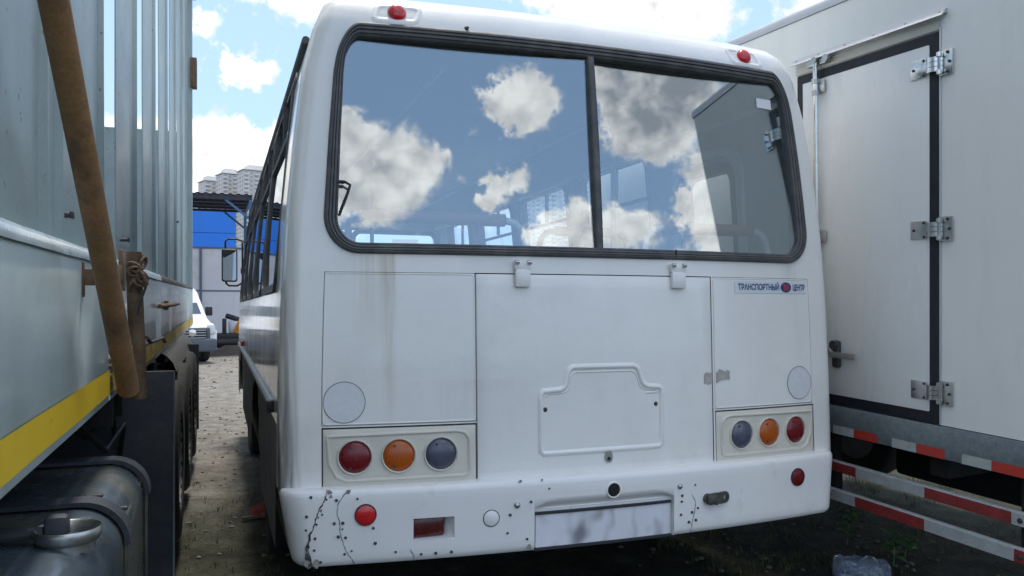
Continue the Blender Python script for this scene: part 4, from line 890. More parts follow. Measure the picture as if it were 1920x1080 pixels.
# striped guards
for (zt_, zb_, seams_, first) in ((-.811, -.868, (.206, -.202, -.622), 'r'), (-.961, -1.021, (.212, -.201, -.634), 'w')):
    bm = NB(); box(bm, (.020, (Y0 + 2.2) / 2, (zt_ + zb_) / 2 + ZB), (.03, 2.2 - Y0, zt_ - zb_ - .002), .003); gb = obj('side_guard', bm, M['bar_white'], box_truck)
    ed = [2.15, 1.75, 1.37, .98, .60] + list(seams_) + [Y0 + .01]
    c_ = first
    st = ed[5 - 1:]; allv = list(zip(ed[:-1], ed[1:]))
    for i, (a, b_) in enumerate(allv):
        red = ((i - 4) % 2 == 0) == (first == 'r')
        bm = NB(); box(bm, (.0035, (a + b_) / 2, (zt_ + zb_) / 2 + ZB - .002), (.002, a - b_ - .001, zt_ - zb_ - .008)); obj('guard_stripe', bm, M['bar_red'] if red else M['bar_white'], gb, 0)
    for y in (.385, -.66):
        bm = NB(); lathe(bm, [(.012, -.001), (.010, .005), (.0001, .008)], (.0025, y, (zt_ + zb_) / 2 + ZB - .004), (-1, 0, 0), 10); obj('guard_bolt', bm, M['bolt'], gb)
for zt_, zb_ in ((-.60, -.76), (-.80, -.90), (-.94, -1.03)):
    bm = NB(); box(bm, (2.28, .7, (zt_ + zb_) / 2 + ZB), (.03, 3.4, zt_ - zb_), .003); obj('added_far_guard', bm, M['bar_white'], box_truck)  # unseen far bars, added oversized to darken under the truck
for y in (.42, 1.9, -.66):
    bm = NB(); box(bm, (.075, y, -.82 + ZB), (.05, .06, .42), .004); obj('guard_bracket', bm, M['dark'], box_truck)
bm = NB(); box(bm, (.75, 1.6, -.78 + ZB), (.12, 5.4, .18)); box(bm, (1.6, 1.6, -.78 + ZB), (.12, 5.4, .18)); box(bm, (1.15, -.2, -.72 + ZB), (2.1, .1, .12)); box(bm, (1.15, 1.8, -.72 + ZB), (2.1, .1, .12)); box(bm, (1.3, .0, -.86 + ZB), (1.1, 1.3, .36), .03); box(bm, (2.2, .6, -.85 + ZB), (.06, 2.6, .34), .01); obj('chassis', bm, M['dark'], box_truck)  # lower boxes added to keep the space under the truck dark
for y in (2.0, 4.3):
    for x in (.42, 1.9): wheel(box_truck, Vector((x, y, .38)), .38, .24)
bm = NB(); box(bm, (1.15, 3.95, 1.15), (1.95, 1.7, 1.3), .12, None, 3); cab = obj('cab', bm, M['van'], box_truck)
bm = NB(); box(bm, (1.15, 3.95, 1.45), (1.97, 1.1, .42), .03); obj('cab_window', bm, M['black'], cab)

# ------------------------------------------------------------------ DUMP TRUCK on the left
yw, pt = R(.17), R(.72)
h = Vector((math.sin(yw) * math.cos(pt), math.cos(yw) * math.cos(pt), math.sin(pt))); s_ = Vector((math.cos(yw), -math.sin(yw), 0)); u_ = s_.cross(h)
ml = Matrix((s_, h, u_)).transposed().to_4x4(); ml.translation = Vector((-.42, 0, 0))
truck = empty('dump_truck', mtx=ml)
tag(truck, 'grey green high sided truck with vertical slats, yellow stripe and a rusty brown brace pipe', 'truck')
ZL = 1.5
YE = 12.75
SEAMS = [(1.15, 3.50), (3.56, 6.30), (6.33, 7.38), (7.41, 8.9), (8.93, 10.8), (10.83, YE)]
for a, b_ in SEAMS:
    bm = NB(); pf = [(-.055, -.41), (-.004, -.41), (0, -.405), (0, .105), (-.006, .128), (-.018, .142), (-.055, .150)]
    ysx = frange(a, b_, .35)
    P = grid(bm, lambda k, y: (pf[int(k)][0] + (.006 * mnoise.noise((y * 1.3, pf[int(k)][1] * 3, 2)) if 2 <= k <= 3 else 0), y, pf[int(k)][1] + ZL), list(range(len(pf))), ysx)
    for q in (0, -1): bm.faces.new([r[q] for r in P])
    bd = obj('side_board', bm, M['board'], truck, 40)
    bm = NB(); grid(bm, lambda z, y: (.0065 + (.006 * mnoise.noise((y * 1.3, z * 3, 2))), y, z + ZL), [-.378, -.33, -.283], frange(a + .002, b_ - .002, .2)); obj('yellow_stripe', bm, M['yellow'] if a < 3 else M['yellow_dirty'], bd, 60)
    bm = NB(); grid(bm, lambda k, y: ((.004, .002, -.014, -.05)[int(k)] + .003, y, (.120, .146, .163, .167)[int(k)] + ZL + .003 * mnoise.noise((y * 4, k, 0))), [0, 1, 2, 3], frange(a, b_, .05)); obj('top_ledge', bm, M['ledge'] if a < 6 else M['fender'], bd, 60)
bm = NB()
for i in range(7):
    y = 3.51 + random.uniform(0, .045); z = -.37 + i * .02; box(bm, (.004, y, z + ZL), (.014, .03, .024), .004, Matrix.Rotation(random.random(), 3, 'X'))
obj('broken_edge', bm, M['rusty'], truck)
# slats
pitch = 1.33; bmz = (.15, 4.9)
bm = NB()
def slat_bm(y0, y1, lip=.035):
    bm = NB(); pf = [(-.056, y0 - .004), (-.05, y0), (-.05, y1), (-.045, y1 + .004), (-.043, y1 + .010), (-.036, y1 + .018), (-.031, y1 + .028), (-.031, y1 + .038), (-.036, y1 + .046), (-.043, y1 + .050), (-.05, y1 + .051), (-.056, y1 + lip), (-.056, y1)]
    zs_ = frange(*bmz, .25); V = []
    for z in zs_: V.append([bm.verts.new((x + .003 * mnoise.noise((y * 2, z * 1.5, 3)), y, z + ZL)) for x, y in pf])
    n_ = len(pf)
    for p, q in zip(V[:-1], V[1:]):
        for k in range(n_): bm.faces.new((p[k], p[(k + 1) % n_], q[(k + 1) % n_], q[k]))
    bm.faces.new(V[0][::-1]); bm.faces.new(V[-1]); return bm
obj('wall_slat', slat_bm(1.15, 2.50, .05), M['slat'], truck, 40)
obj('wall_slat', slat_bm(2.60, 2.72, .02), M['slat'], truck, 40)
for k in range(8):
    y = 2.86 + pitch * k
    if y + .8 > YE: break
    obj('wall_slat', slat_bm(y, y + .74), M['slat'], truck, 40)
bm = NB(); box(bm, (-.035, YE - .08, 2.5 + ZL), (.07, .16, 4.8), .01); obj('corner_post', bm, M['slat'], truck)
for z, y, w_ in ((4.85, 6.95, 11.6),):
    bm = NB(); box(bm, (-.085, y, z + ZL), (.05, w_, .09), .006); obj('top_rail', bm, M['slat'], truck)
bm = NB(); box(bm, (.02, YE - .15, 3.25 + ZL), (.09, .2, .42), .01); box(bm, (.02, YE - .15, 4.45 + ZL), (.06, .2, .22), .01); obj('corner_bracket', bm, M['rusty'], truck)
for y, z in ((2.79, .25), (9.0, .78), (4.36, .28)):
    bm = NB(); tube(bm, [(-.05, y, z + ZL), (-.012, y, z + ZL)], .009, 8); box(bm, (-.014, y, z + ZL), (.010, .03, .022), .003); obj('slat_hook', bm, M['bolt'], truck)
# floor, far side, chassis
bm = NB(); box(bm, (-1.27, 6.9, -.40 + ZL), (2.4, 11.5, .06)); obj('load_floor', bm, M['dark'], truck)
bm = NB(); box(bm, (-2.5, 6.9, -.13 + ZL), (.05, 11.5, .56)); obj('far_side_board', bm, M['board'], truck)
bm = NB(); box(bm, (-1.3, YE - .1, 1.0 + ZL), (2.4, .06, 2.8), .01); obj('bulkhead', bm, M['slat'], truck)
bm = NB(); box(bm, (-.85, 7, -.62 + ZL), (.14, 11.4, .3)); box(bm, (-1.7, 7, -.62 + ZL), (.14, 11.4, .3)); box(bm, (-1.27, 3.9, -.55 + ZL), (2.0, .12, .12)); obj('chassis', bm, M['dark'], truck)
# brace pipes with bracket and chain
def sh(p): return (p[0] + .42, p[1], p[2] + ZL)
p0, p1 = Vector(sh((-.345, 1.97, .665))), Vector(sh((-.278, 2.79, -.292))); dv = (p0 - p1).normalized()
bm = NB(); RP = .8; tube(bm, [p1, p1 + dv * .02, p1 + dv * .16, p1 + dv * .175, p1 + dv * .19, p0, p0 + dv * 1.3], 0, 20, True, [.0308, .032, .0316, .0338, .032, .0316, .0316])
pp = obj('brace_pipe', bm, M['pipe'], truck, 50)
bm = NB(); q0 = Vector(sh((-.352, 3.72, .17))); q1 = Vector(sh((-.335, 3.76, -.41)))
tube(bm, [q1 + Vector((0, 0, -.02)), q1, q0, q0 + Vector((0, 0, .02))], 0, 16, True, [.03, .032, .032, .03]); st_ = obj('brace_sleeve', bm, M['rusty'], truck, 50)
pb = p1 + dv * .43
bm = NB(); box(bm, (.056, 2.872, .063 + ZL), (.112, .014, .052), .003); box(bm, (.118, 2.85, .085 + ZL), (.014, .075, .13), .004); box(bm, (.118, 2.78, .075 + ZL), (.010, .11, .05), .003); obj('pipe_bracket', bm, M['rusty'], truck)
bm = NB(); box(bm, (.003, 2.872, .055 + ZL), (.010, .022, .11), .003); obj('bracket_weld', bm, M['rusty'], truck)
# chain links and wire round the sleeve
bm_l = NB(); lathe(bm_l, [(.018 + .006 * math.cos(R(a)), .006 * math.sin(R(a))) for a in range(0, 361, 60)], (0, 0, 0), (0, 0, 1), 12); link_me = bpy.data.meshes.new('chain_link'); bm_l.to_mesh(link_me); bm_l.free(); link_me.materials.append(M['rusty'])
for k in range(9):
    o = link('chain_link', link_me, None, truck); o.location = q0 + Vector((.02 + .02 * math.sin(k * 1.9), -.03 + .03 * math.cos(k * 1.3), -.01 - .018 * k + (.05 if k > 6 else 0))); o.rotation_euler = (R(60 + 40 * (k % 2)), R(30 * k), R(70 * k)); o.scale = (1, 1.5, 1)
bm = NB(); tube(bm, [q0 + Vector((.036 * math.cos(a), .036 * math.sin(a), -.09 + .008 * a)) for a in [k * .5 for k in range(20)]], .006, 6); tube(bm, [q0 + Vector((.03, -.03, -.08)), q0 + Vector((.05, -.05, -.13)), q0 + Vector((.03, -.06, -.19)), q0 + Vector((.02, -.05, -.24))], .006, 6); obj('tie_wire', bm, M['bolt'], truck)
bm = NB(); tube(bm, [sh((-.42, 4.95, -.225)), sh((-.40, 4.9, -.225)), sh((-.385, 5.0, -.255)), sh((-.38, 5.4, -.262)), sh((-.375, 5.8, -.268)), sh((-.37, 5.95, -.30))], .011, 8); obj('rope_hook', bm, M['bolt'], truck)
bm = NB(); tube(bm, [(.02, 5.9, -.06 + ZL), (.03, 6.4, -.06 + ZL), (.03, 7.6, -.06 + ZL), (.02, 8.3, -.06 + ZL)], .016, 8); box(bm, (.012, 6.7, -.06 + ZL), (.03, .12, .07), .006); obj('board_latch', bm, M['rusty'], truck)
# fuel tank with straps and filler
tx, ty0, ty1, tz = .125, 1.9, 3.66, -.655
bm = NB(); tp = []
hw_, hh_ = .36, .30; cx_, cz_ = tx - hw_, tz - hh_
tp = rrect(cx_ - hw_, cx_ + hw_, cz_ - hh_, cz_ + hh_, .13, 8)
bmv = [[bm.verts.new((a, y, c + ZL)) for a, c in [((x - cx_) * k + cx_, (z - cz_) * k + cz_) for x, z in tp]] for y, k in ((ty0, .94), (ty0 + .02, .99), (ty0 + .04, 1), (ty1 - .04, 1), (ty1 - .02, .99), (ty1, .94))]
for p, q in zip(bmv[:-1], bmv[1:]):
    for k in range(len(tp)): bm.faces.new((p[k], p[(k + 1) % len(tp)], q[(k + 1) % len(tp)], q[k]))
bm.faces.new(bmv[0][::-1]); bm.faces.new(bmv[-1]); tank = obj('fuel_tank', bm, M['tank'], truck, 40)
for y in (2.84, 3.53):
    bm = NB(); pth = [(a, c) for a, c in rrect(cx_ - hw_ - .004, cx_ + hw_ + .004, cz_ - hh_ - .004, cz_ + hh_ + .004, .132, 8)]
    ring_loft(bm, lambda a, c, o: Vector((a, y + o, c + ZL)), [(pth, -.028), ([(cx_ + (a - cx_) * 1.015, cz_ + (c - cz_) * 1.018) for a, c in pth], -.028), ([(cx_ + (a - cx_) * 1.015, cz_ + (c - cz_) * 1.018) for a, c in pth], .028), (pth, .028)], True)
    sp = obj('tank_strap', bm, M['tank'], truck, 40)
    bm = NB(); pth2 = [(cx_ + (a - cx_) * 1.02, cz_ + (c - cz_) * 1.024) for a, c in rrect(cx_ - hw_, cx_ + hw_, cz_ - hh_, cz_ + hh_, .132, 8)][:10]
    pth3 = [(cx_ + (a - cx_) * 1.06, cz_ + (c - cz_) * 1.07) for a, c in rrect(cx_ - hw_, cx_ + hw_, cz_ - hh_, cz_ + hh_, .132, 8)][:10]
    Vq = [[bm.verts.new((a, y + o, c + ZL)) for a, c in pt_] for pt_, o in ((pth2, -.045), (pth3, -.045), (pth3, .045), (pth2, .045))]
    for i in range(4):
        p, q = Vq[i], Vq[(i + 1) % 4]
        for k in range(9): bm.faces.new((p[k], p[k + 1], q[k + 1], q[k]))
    bm.faces.new([v[0] for v in Vq]); bm.faces.new([v[-1] for v in Vq]); obj('strap_shoe', bm, M['flap'], sp, 40)
fc = Vector((.03, 2.44, tz + ZL))
bm = NB(); lathe(bm, [(.052, -.07), (.055, -.006), (.074, .004), (.080, .014), (.084, .034), (.080, .040), (.074, .036), (.068, .02), (.066, -.02), (.03, -.03), (.0001, -.03)], fc, (0, 0, 1), 36); fl = obj('tank_filler', bm, M['steel'], truck, 50)
bm = NB(); box(bm, fc + Vector((-.03, .02, .035)), (.06, .05, .07), .015); box(bm, fc + Vector((.02, .01, .005)), (.07, .025, .03), .008); tube(bm, [fc + Vector((-.45, .03, .0)), fc + Vector((-.25, .02, .015)), fc + Vector((-.06, .0, .03))], .016, 8); obj('filler_bracket', bm, M['flap'], fl)
bm = NB(); box(bm, (tx - .10, 2.95, tz + ZL + .004), (.05, .025, .012), .003); box(bm, (tx - .02, 2.98, tz - .05 + ZL), (.03, .02, .012), .003); obj('tank_lug', bm, M['bolt'], truck)
bm = NB()
for k in range(3): tube(bm, [(-.30 + .05 * k, 3.6, -.42 + ZL), (-.22 + .08 * k, 3.9, -.55 - .06 * k + ZL), (-.12 + .05 * k, 4.2, -.50 - .05 * k + ZL), (-.1 + .02 * k, 4.40, -.62 - .08 * k + ZL)], .012, 8)
obj('air_hose', bm, M['black'], truck)
for y in (3.72, 4.05): 
    bm = NB(); box(bm, (-.06, y, -.47 + ZL), (.10, .03, .14), .004); obj('floor_bracket', bm, M['dark'], truck)
# mud guard panel, fender, flaps, wheels
bm = NB(); box(bm, (-.30, 4.42, -.92 + ZL), (.984, .014, 1.10), .004); obj('mud_guard', bm, M['flap'], truck)
bm = NB(); tube(bm, [(.186, 4.412, -1.42 + ZL), (.188, 4.412, -.38 + ZL)], .005, 6); obj('guard_edge', bm, M['zinc'], truck)
bm = NB()
fp = [(.0, -.40), (.04, -.42), (.08, -.47), (.105, -.535)]
grid(bm, lambda k, y: (fp[int(k)][0], y, fp[int(k)][1] + ZL + .02 * mnoise.noise((y * 4, k, 1))), [0, 1, 2, 3], frange(6.3, 9.7, .25)); fe = obj('wheel_fender', bm, M['fender'], truck, 40)
for y in (5.35, 6.75, 8.1):
    wheel(truck, Vector((.02, y, .5)), .5, .32); wheel(truck, Vector((-1.7 - .4, y, .5)), .5, .32)
bm = NB(); box(bm, (-.01, 8.75, -.90 + ZL), (.40, .016, .86), .004); obj('mud_flap', bm, M['flap'], truck)

# ------------------------------------------------------------------ VAN
van = empty('delivery_van', (-1.0, 23.3, 0)); van.rotation_euler = (0, 0, R(17))
tag(van, 'white van with a grey bumper and black grille parked before the pale wall', 'van')
bm = NB(); sec = [(-.0, .62, .92, .95), (.12, .98, .95, .9), (.55, 1.12, .98, .85), (1.0, 1.28, .98, .8), (1.75, 2.05, .90, .7), (2.1, 2.20, .88, .7), (5.2, 2.22, .88, .7)]
V = []
for y, zt_, w_, k in sec:
    wb = .99 if y > .1 else .93
    V.append([bm.verts.new((x, y, z)) for x, z in ((-wb, .42), (-wb, min(.95, zt_ - .1)), (-w_, zt_ - .06), (-w_ + .12, zt_), (w_ - .12, zt_), (w_, zt_ - .06), (wb, min(.95, zt_ - .1)), (wb, .42))])
for p, q in zip(V[:-1], V[1:]):
    for k in range(8): bm.faces.new((p[k], p[(k + 1) % 8], q[(k + 1) % 8], q[k]))
bm.faces.new(V[0]); bm.faces.new(V[-1]); bmesh.ops.recalc_face_normals(bm, faces=bm.faces); obj('body', bm, M['van'], van, 25)
bm = NB(); box(bm, (0, -.04, .50), (1.86, .20, .36), .06, None, 3); box(bm, (0, .03, .80), (1.55, .12, .34), .03); vb = obj('front_bumper', bm, M['van_grey'], van)
bm = NB(); box(bm, (0, -.05, .80), (1.35, .06, .30), .02); gr = obj('grille', bm, M['black'], van)
for k in range(4):
    bm = NB(); box(bm, (0, -.085, .70 + .07 * k), (1.28, .02, .018), .004); obj('grille_bar', bm, M['alu'], gr)
bm = NB(); lathe(bm, [(.10, -.02), (.10, .01), (.07, .02), (.0001, .022)], (.28, -.09, .84), (0, -1, 0), 20); lathe(bm, [(.0001, .035), (.03, .03), (.05, .02)], (.28, -.09, .84), (0, -1, 0), 8); obj('round_badge', bm, M['bright_steel'], gr)
for sg in (-1, 1):
    bm = NB(); box(bm, (sg * .82, .06, .93), (.20, .16, .30), .06, Matrix.Rotation(R(sg * -12), 3, 'Y'), 3); obj('headlight', bm, M['clear_lens'] if False else M['white_sticker'], van)
    bm = NB(); box(bm, (sg * 1.10, 1.25, 1.42), (.20, .10, .26), .03); tube(bm, [(sg * .95, 1.3, 1.35), (sg * 1.08, 1.27, 1.38)], .02, 6); obj('wing_mirror', bm, M['black'], van)
    for y in (.95, 4.1): wheel(van, Vector((sg * .86, y, .35)), .35, .22)
bm = NB(); fnw = lambda x, t_: Vector((x * (1 - .08 * t_), 1.03 + .70 * t_, 1.325 + .69 * t_)); grid(bm, fnw, frange(-.84, .84, .2), frange(.03, .94, .2)); obj('windscreen', bm, M['glass_dark'], van)

# ------------------------------------------------------------------ LOADER behind the bus
ld = empty('crane_truck', (.75, 29.0, 0)); tag(ld, 'black loader chassis with an orange lifting arm beside the white van', 'loader')
bm = NB(); box(bm, (-.1, .3, .55), (1.9, 1.2, .20), .03); box(bm, (-.62, 0, .85), (.14, .5, .62), .03); tube(bm, [(-.9, -.2, .35), (.8, -.2, .35)], .18, 12); obj('frame', bm, M['black'], ld)
bm = NB(); box(bm, (-.30, .2, .86), (.36, .5, .42), .04); obj('tool_box', bm, M['alu'], ld)
bm = NB(); tube(bm, [(-.55, .3, 1.25), (-.1, .1, 1.1), (.15, 0, .75), (.3, 0, .5)], .09, 10); obj('hose', bm, M['black'], ld)
bm = NB(); box(bm, (-.02, 0, 1.18), (.20, .22, 1.15), .03, Matrix.Rotation(R(24), 3, 'Y')); box(bm, (.12, 0, .66), (.32, .3, .36), .03); obj('lifting_arm', bm, M['orange_paint'], ld)
bm = NB(); box(bm, (.24, 0, 1.72), (.22, .14, .10), .02); obj('arm_head', bm, M['black'], ld)
bm = NB()
for i in range(14): pass
xs_ = frange(-2.2, 3.5, .2); ys_ = frange(26.6, 28.6, .2)
grid(bm, lambda x, y: (x, y, max(-.05, (.30 + .14 * mnoise.noise((x * 2, y * 2, 0))) * max(0, 1 - ((y - 27.6) / .95) ** 2) * (1 if x > .1 else max(0, 1 - (.1 - x) / .5)) - .02)), xs_, ys_)
M['mound'] = mat('dark_earth', (.055, .045, .036), .95, 0, 0, .3, 6, .3, .02, 20); mo = obj('earth_mound', bm, M['mound'], None, 60); mo['kind'] = 'structure'

# ------------------------------------------------------------------ YARD WALL, BLUE BUILDING, CANOPY
YW = 37.5
wall = empty('yard_wall', (0, YW, 0)); tag(wall, 'pale grey panel wall with dark steel joints across the end of the yard', 'wall')
jx = [-15.2, -11.6, -8.0, -4.4, -.80, 2.8, 6.4, 10.0, 13.6]
pm = None
for row, (z0, z1) in enumerate(((0.0, 2.25), (2.29, 4.12))):
    for a, b_ in zip(jx[:-1], jx[1:]):
        bm = NB(); box(bm, ((a + b_) / 2, 0, (z0 + z1) / 2), (b_ - a - .08, .12, z1 - z0), .015); obj('wall_panel', bm, M['shed_wall'], wall, 0)
for x in jx:
    bm = NB(); box(bm, (x, -.03, 2.06), (.10, .22, 4.12), .01); obj('wall_post', bm, M['wall_joint'], wall, 0)
bm = NB(); box(bm, (-.8, .0, 2.27), (28.8, .16, .06)); obj('wall_rail', bm, M['wall_joint'], wall, 0)
bm = NB(); box(bm, (-.8, .0, 4.15), (28.8, .2, .07)); obj('wall_cap', bm, M['wall_joint'], wall, 0)
blue = empty('blue_building', (0, 40.0, 0)); tag(blue, 'bright blue clad building rising above the pale yard wall', 'building')
bm = NB(); box(bm, (-7.0, 3, 3.05), (15.3, 5.8, 6.1)); obj('wall', bm, M['blue'], blue, 0)
for z0, z1 in ((4.0, 5.02), (5.03, 6.14)):
    for i in range(6):
        x = .68 - 1.25 - i * 2.55
        bm = NB(); box(bm, (x, 0.06, (z0 + z1) / 2), (2.53, .06, z1 - z0 - .01), .008); obj('cladding_panel', bm, M['blue'], blue, 0)
can = empty('canopy', (0, 28.0, 0)); tag(can, 'open canopy with a dark corrugated roof on blue steel posts', 'canopy')
def cpt(x, y): return Vector((x, y, 5.24 + .045 * y))
XR, XL_ = 1.02, -9.0
bm = NB()
for sgn in (0, .03): grid(bm, lambda x, y: cpt(x, y) + Vector((0, 0, sgn + .025 * math.sin(x * 2 * math.pi / .25))), frange(XL_, XR, .0625), [0, 2.2, 4.4, 6.6])
obj('roof_sheet', bm, M['roof_sheet'], can, 60)
for y in (.1, 1.7, 3.3, 4.9, 6.5):
    bm = NB(); box(bm, cpt((XL_ + XR) / 2, y) + Vector((0, 0, -.08)), (XR - XL_ - .05, .06, .10)); obj('purlin', bm, M['roof_sheet'], can, 0)
for x in (.95, -4.5):
    bm = NB(); tube(bm, [cpt(x, .05) + Vector((0, 0, -.19)), cpt(x, 6.5) + Vector((0, 0, -.19))], .05, 6); obj('rafter', bm, M['blue_steel'], can)
    for y in (.15, 6.4):
        if x > 0 or y > 1:
            bm = NB(); box(bm, (x, y, (5.15 + .045 * y) / 2), (.11, .11, 5.15 + .045 * y)); obj('post', bm, M['blue_steel'], can, 0)
            bm = NB(); tube(bm, [(x - .8, y, 5.1 + .045 * y), (x, y, 4.45 + .045 * y)], .045, 6); obj('knee_brace', bm, M['blue_steel'], can)

# ------------------------------------------------------------------ APARTMENT TOWERS
def tower(u_deg, dist, w_, dep, floors, label, fh=3.0, rotz=0):
    x, y = dist * math.sin(R(u_deg)), dist * math.cos(R(u_deg)); t_ = empty('apartment_tower', (x, y, -6)); t_.rotation_euler = (0, 0, R(-u_deg + rotz))
    tag(t_, label, 'building', 'pale apartment towers on the skyline'); H = floors * fh + 6
    bm = NB(); box(bm, (0, dep / 2, H / 2), (w_, dep, H)); obj('wall', bm, M['tower'], t_, 0)
    bm = NB(); box(bm, (0, dep / 2, H + .7), (w_ + 1.6, dep + 1.6, .5)); box(bm, (0, dep / 2, H + 2.6), (w_ * .6, dep * .6, 3.6)); obj('roof_cap', bm, M['tower_band'], t_, 0)
    bmw = NB(); bmb = NB(); n = max(2, int(w_ / 3.4)); cw = w_ / n
    for f_ in range(floors):
        z = 6 + f_ * fh
        for i in range(n):
            xc_ = -w_ / 2 + cw * (i + .5)
            if i % 2 == 0:
                box(bmb, (xc_, -.7, z + .5), (cw * .86, 1.4, 1.1)); box(bmw, (xc_, -.03, z + 1.75), (cw * .7, .10, 1.4))
            else: box(bmw, (xc_, -.04, z + 1.5), (cw * .5, .12, 1.5))
        for k in range(3): box(bmw, (w_ / 2 + .03, dep * (k + .5) / 3, z + 1.5), (.1, dep * .15, 1.5)); box(bmw, (-w_ / 2 - .03, dep * (k + .5) / 3, z + 1.5), (.1, dep * .15, 1.5))
    obj('window_grid', bmw, M['tower_glass'], t_, 0, 'stuff'); obj('balcony_stack', bmb, M['tower_band'], t_, 0, 'stuff'); return t_
def az_of(u): return 19.95 + math.degrees(math.atan((u - 960) / 1507.0))
tower(az_of(401), 640, 13, 16, 32, 'leftmost pale apartment tower on the skyline, lowest of the three above the canopy', rotz=18)
tower(az_of(436), 620, 14, 16, 33, 'middle pale apartment tower above the canopy, stepped between two others', rotz=18)
tower(az_of(486), 600, 22, 16, 33, 'pale apartment tower nearest the bus side windows, tallest above the canopy', rotz=18)
tower(az_of(560), 610, 20, 16, 34, 'pale apartment tower hidden behind the left flank of the white bus', rotz=18)
tower(az_of(1000), 520, 24, 18, 32, 'grey apartment tower seen through the bus rear window left of the rubber divider', rotz=-10)
tower(az_of(1055), 520, 14, 18, 30, 'narrow apartment tower seen through the bus interior right of the broad grey one', rotz=-10)
tower(az_of(1108), 520, 16, 18, 31, 'apartment tower seen through the bus close by the rear window divider', rotz=-10)
tower(az_of(760), 560, 30, 18, 15, 'low wide apartment block seen through the bus windscreen', rotz=0)

# ------------------------------------------------------------------ SMALL THINGS ON THE GROUND
# crumpled rag
bm = NB()
grid(bm, lambda x, y: (.33 + x, 6.05 + y, ground_z(.33 + x, 6.05 + y) + .012 + max(0, .075 * (1 - (x / .14) ** 2) * (1 - (y / .14) ** 2)) + .035 * mnoise.noise((x * 16, y * 16, 5)) + .02 * mnoise.noise((x * 40, y * 40, 1))), frange(-.13, .13, .012), frange(-.13, .13, .012))
rag = obj('rag', bm, M['rag'], None, 80); tag(rag, 'crumpled red rag lying on the dirt beside the bus', 'rag')
bm = NB(); box(bm, (.22, 5.93, .035), (.16, .03, .022), .004, Matrix.Rotation(R(14), 3, 'Z')); st = obj('wood_stick', bm, M['stone'], None); tag(st, 'short pale stick lying in front of the red rag', 'stick')
# crumpled bottle
bt = NB(); n = 48; V = []
for i in range(22):
    t_ = i / 21; rr_ = .085 if t_ > .06 else .085 * (.3 + .7 * t_ / .06); ring = []
    if t_ > .9: rr_ *= 1 - (t_ - .9) * 6
    for k in range(n):
        a = 2 * math.pi * k / n; r_ = rr_ * (1 + .30 * mnoise.noise((math.cos(a) * 2.2, math.sin(a) * 2.2, t_ * 7)) + .22 * abs(mnoise.noise((math.cos(a) * 5, math.sin(a) * 5, t_ * 14))))
        ring.append(bt.verts.new((t_ * .36, r_ * math.cos(a), .085 + r_ * math.sin(a) * .9)))
    V.append(ring)
for p, q in zip(V[:-1], V[1:]):
    for k in range(n): bt.faces.new((p[k], p[(k + 1) % n], q[(k + 1) % n], q[k]))
bt.faces.new(V[0]); bt.faces.new(V[-1])
t_ = M['plastic'].node_tree; M['plastic'].node_tree.nodes['Principled BSDF'].inputs['Coat Weight'].default_value = 1.0
bo = obj('plastic_bottle', bt, M['plastic'], None, 40); bo.scale = (.85, .85, .85); bo.location = (3.17, 3.56, .0); bo.rotation_euler = (0, R(4), R(-24)); tag(bo, 'crumpled clear plastic bottle lying on the dark ground under the box truck', 'bottle')
# weeds
def weed(x, y, hgt, nl, label, seed):
    rr_ = random.Random(seed); root = empty('weed', (x, y, ground_z(x, y))); tag(root, label, 'plant')
    bm = NB(); tube(bm, [(0, 0, -.02), (.01, 0, hgt * .5), (.02, .01, hgt)], .004, 5); obj('stem', bm, M['leaf'], root)
    for i in range(nl):
        a = rr_.uniform(0, 6.28); z = hgt * rr_.uniform(.3, 1.05); l = rr_.uniform(.06, .12); w_ = l * .28; bm = NB(); d_ = Vector((math.cos(a), math.sin(a), 0)); q_ = Vector((-math.sin(a), math.cos(a), 0)); o_ = Vector((.01, 0, z)); dr = rr_.uniform(-.1, .4)
        pts_ = [(0, .15), (.3, .8), (.6, .9), (.85, .5), (1, .02)]; rows = []
        for t_, ww in pts_:
            c_ = o_ + d_ * l * t_ + Vector((0, 0, l * (.5 * t_ - (dr + .4) * t_ * t_))); rows.append([bm.verts.new(c_ - q_ * w_ * ww + Vector((0, 0, .006))), bm.verts.new(c_), bm.verts.new(c_ + q_ * w_ * ww + Vector((0, 0, .006)))])
        for p, q in zip(rows[:-1], rows[1:]):
            for k in range(2): bm.faces.new((p[k], p[k + 1], q[k + 1], q[k]))
        obj('leaf', bm, M['leaf'], root, 60)
weed(3.66, 3.62, .16, 14, 'green weed just right of the plastic bottle', 1)
weed(3.85, 3.72, .10, 12, 'small green weed between the bottle weed and the lower striped guard', 2)
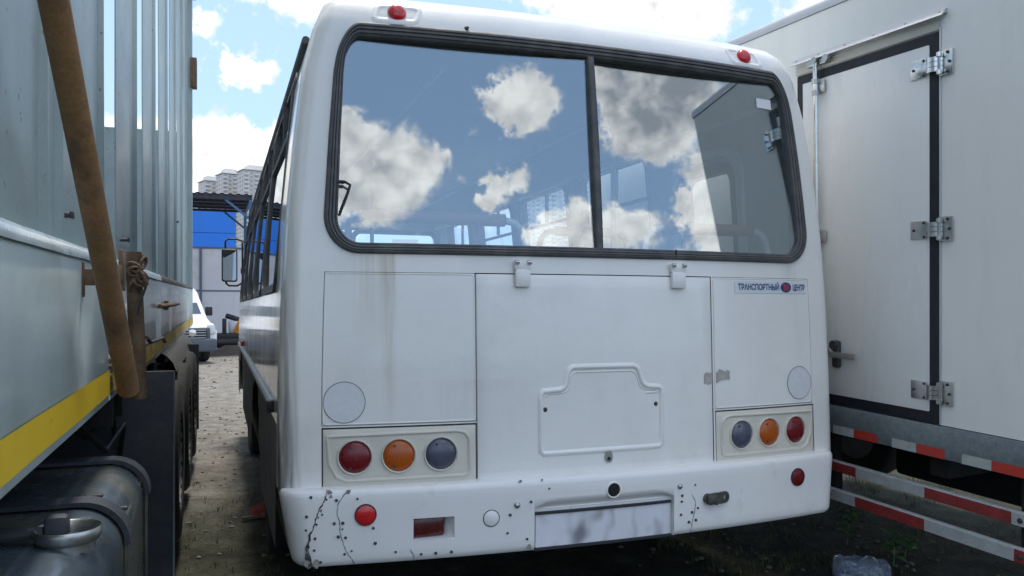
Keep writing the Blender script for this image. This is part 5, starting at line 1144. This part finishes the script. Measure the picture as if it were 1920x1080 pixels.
weed(3.72, 4.05, .22, 12, 'taller green weed behind the plastic bottle under the box truck', 3)
# sparse dry grass and moss tufts, stones
bm = NB(); rg_ = random.Random(9)
def tuft(x, y, n_, hmax):
    for i in range(n_):
        a = rg_.uniform(0, 6.28); r_ = rg_.uniform(0, .07); p = Vector((x + r_ * math.cos(a), y + r_ * math.sin(a), 0)); p.z = ground_z(p.x, p.y) - .005; l = rg_.uniform(.3, 1) * hmax; lean = Vector((math.cos(a), math.sin(a), 0)) * l * rg_.uniform(.2, .9); q_ = Vector((-math.sin(a), math.cos(a), 0)) * .0025
        v = [bm.verts.new(p - q_), bm.verts.new(p + q_), bm.verts.new(p + lean * .5 + Vector((0, 0, l * .6)) + q_ * .7), bm.verts.new(p + lean + Vector((0, 0, l))), bm.verts.new(p + lean * .5 + Vector((0, 0, l * .6)) - q_ * .7)]
        bm.faces.new(v)
for i in range(70): tuft(rg_.uniform(-.2, .55), rg_.uniform(4.6, 7.4), 9, .05)
for i in range(150): tuft(rg_.uniform(2.6, 3.6), rg_.uniform(3.1, 5.0), 9, .06)
for i in range(120): tuft(rg_.uniform(3.0, 5.2), rg_.uniform(3.6, 6.5), 9, .07)
for i in range(120): tuft(rg_.uniform(4.4, 6.5), rg_.uniform(5.0, 9), 12, .16)
obj('grass', bm, M['straw'], None, 0, 'stuff')
bm = NB()
for i in range(1050):
    if i < 250: x, y = rg_.uniform(-.5, 1.0), rg_.uniform(4.5, 13)
    elif i < 450: x, y = rg_.uniform(2.3, 4.6), rg_.uniform(3, 6)
    else: x, y = rg_.uniform(-2, 2.5), rg_.uniform(10, 34)
    s = rg_.uniform(.006, .022) * (1 if y < 13 else 1.8)
    r = bmesh.ops.create_icosphere(bm, subdivisions=1, radius=s); 
    for v in r['verts']: v.co = Vector((v.co.x * rg_.uniform(.7, 1.3), v.co.y * rg_.uniform(.7, 1.3), v.co.z * .6)) + Vector((x, y, ground_z(x, y) + s * .2))
obj('gravel', bm, M['stone'], None, 30, 'stuff')
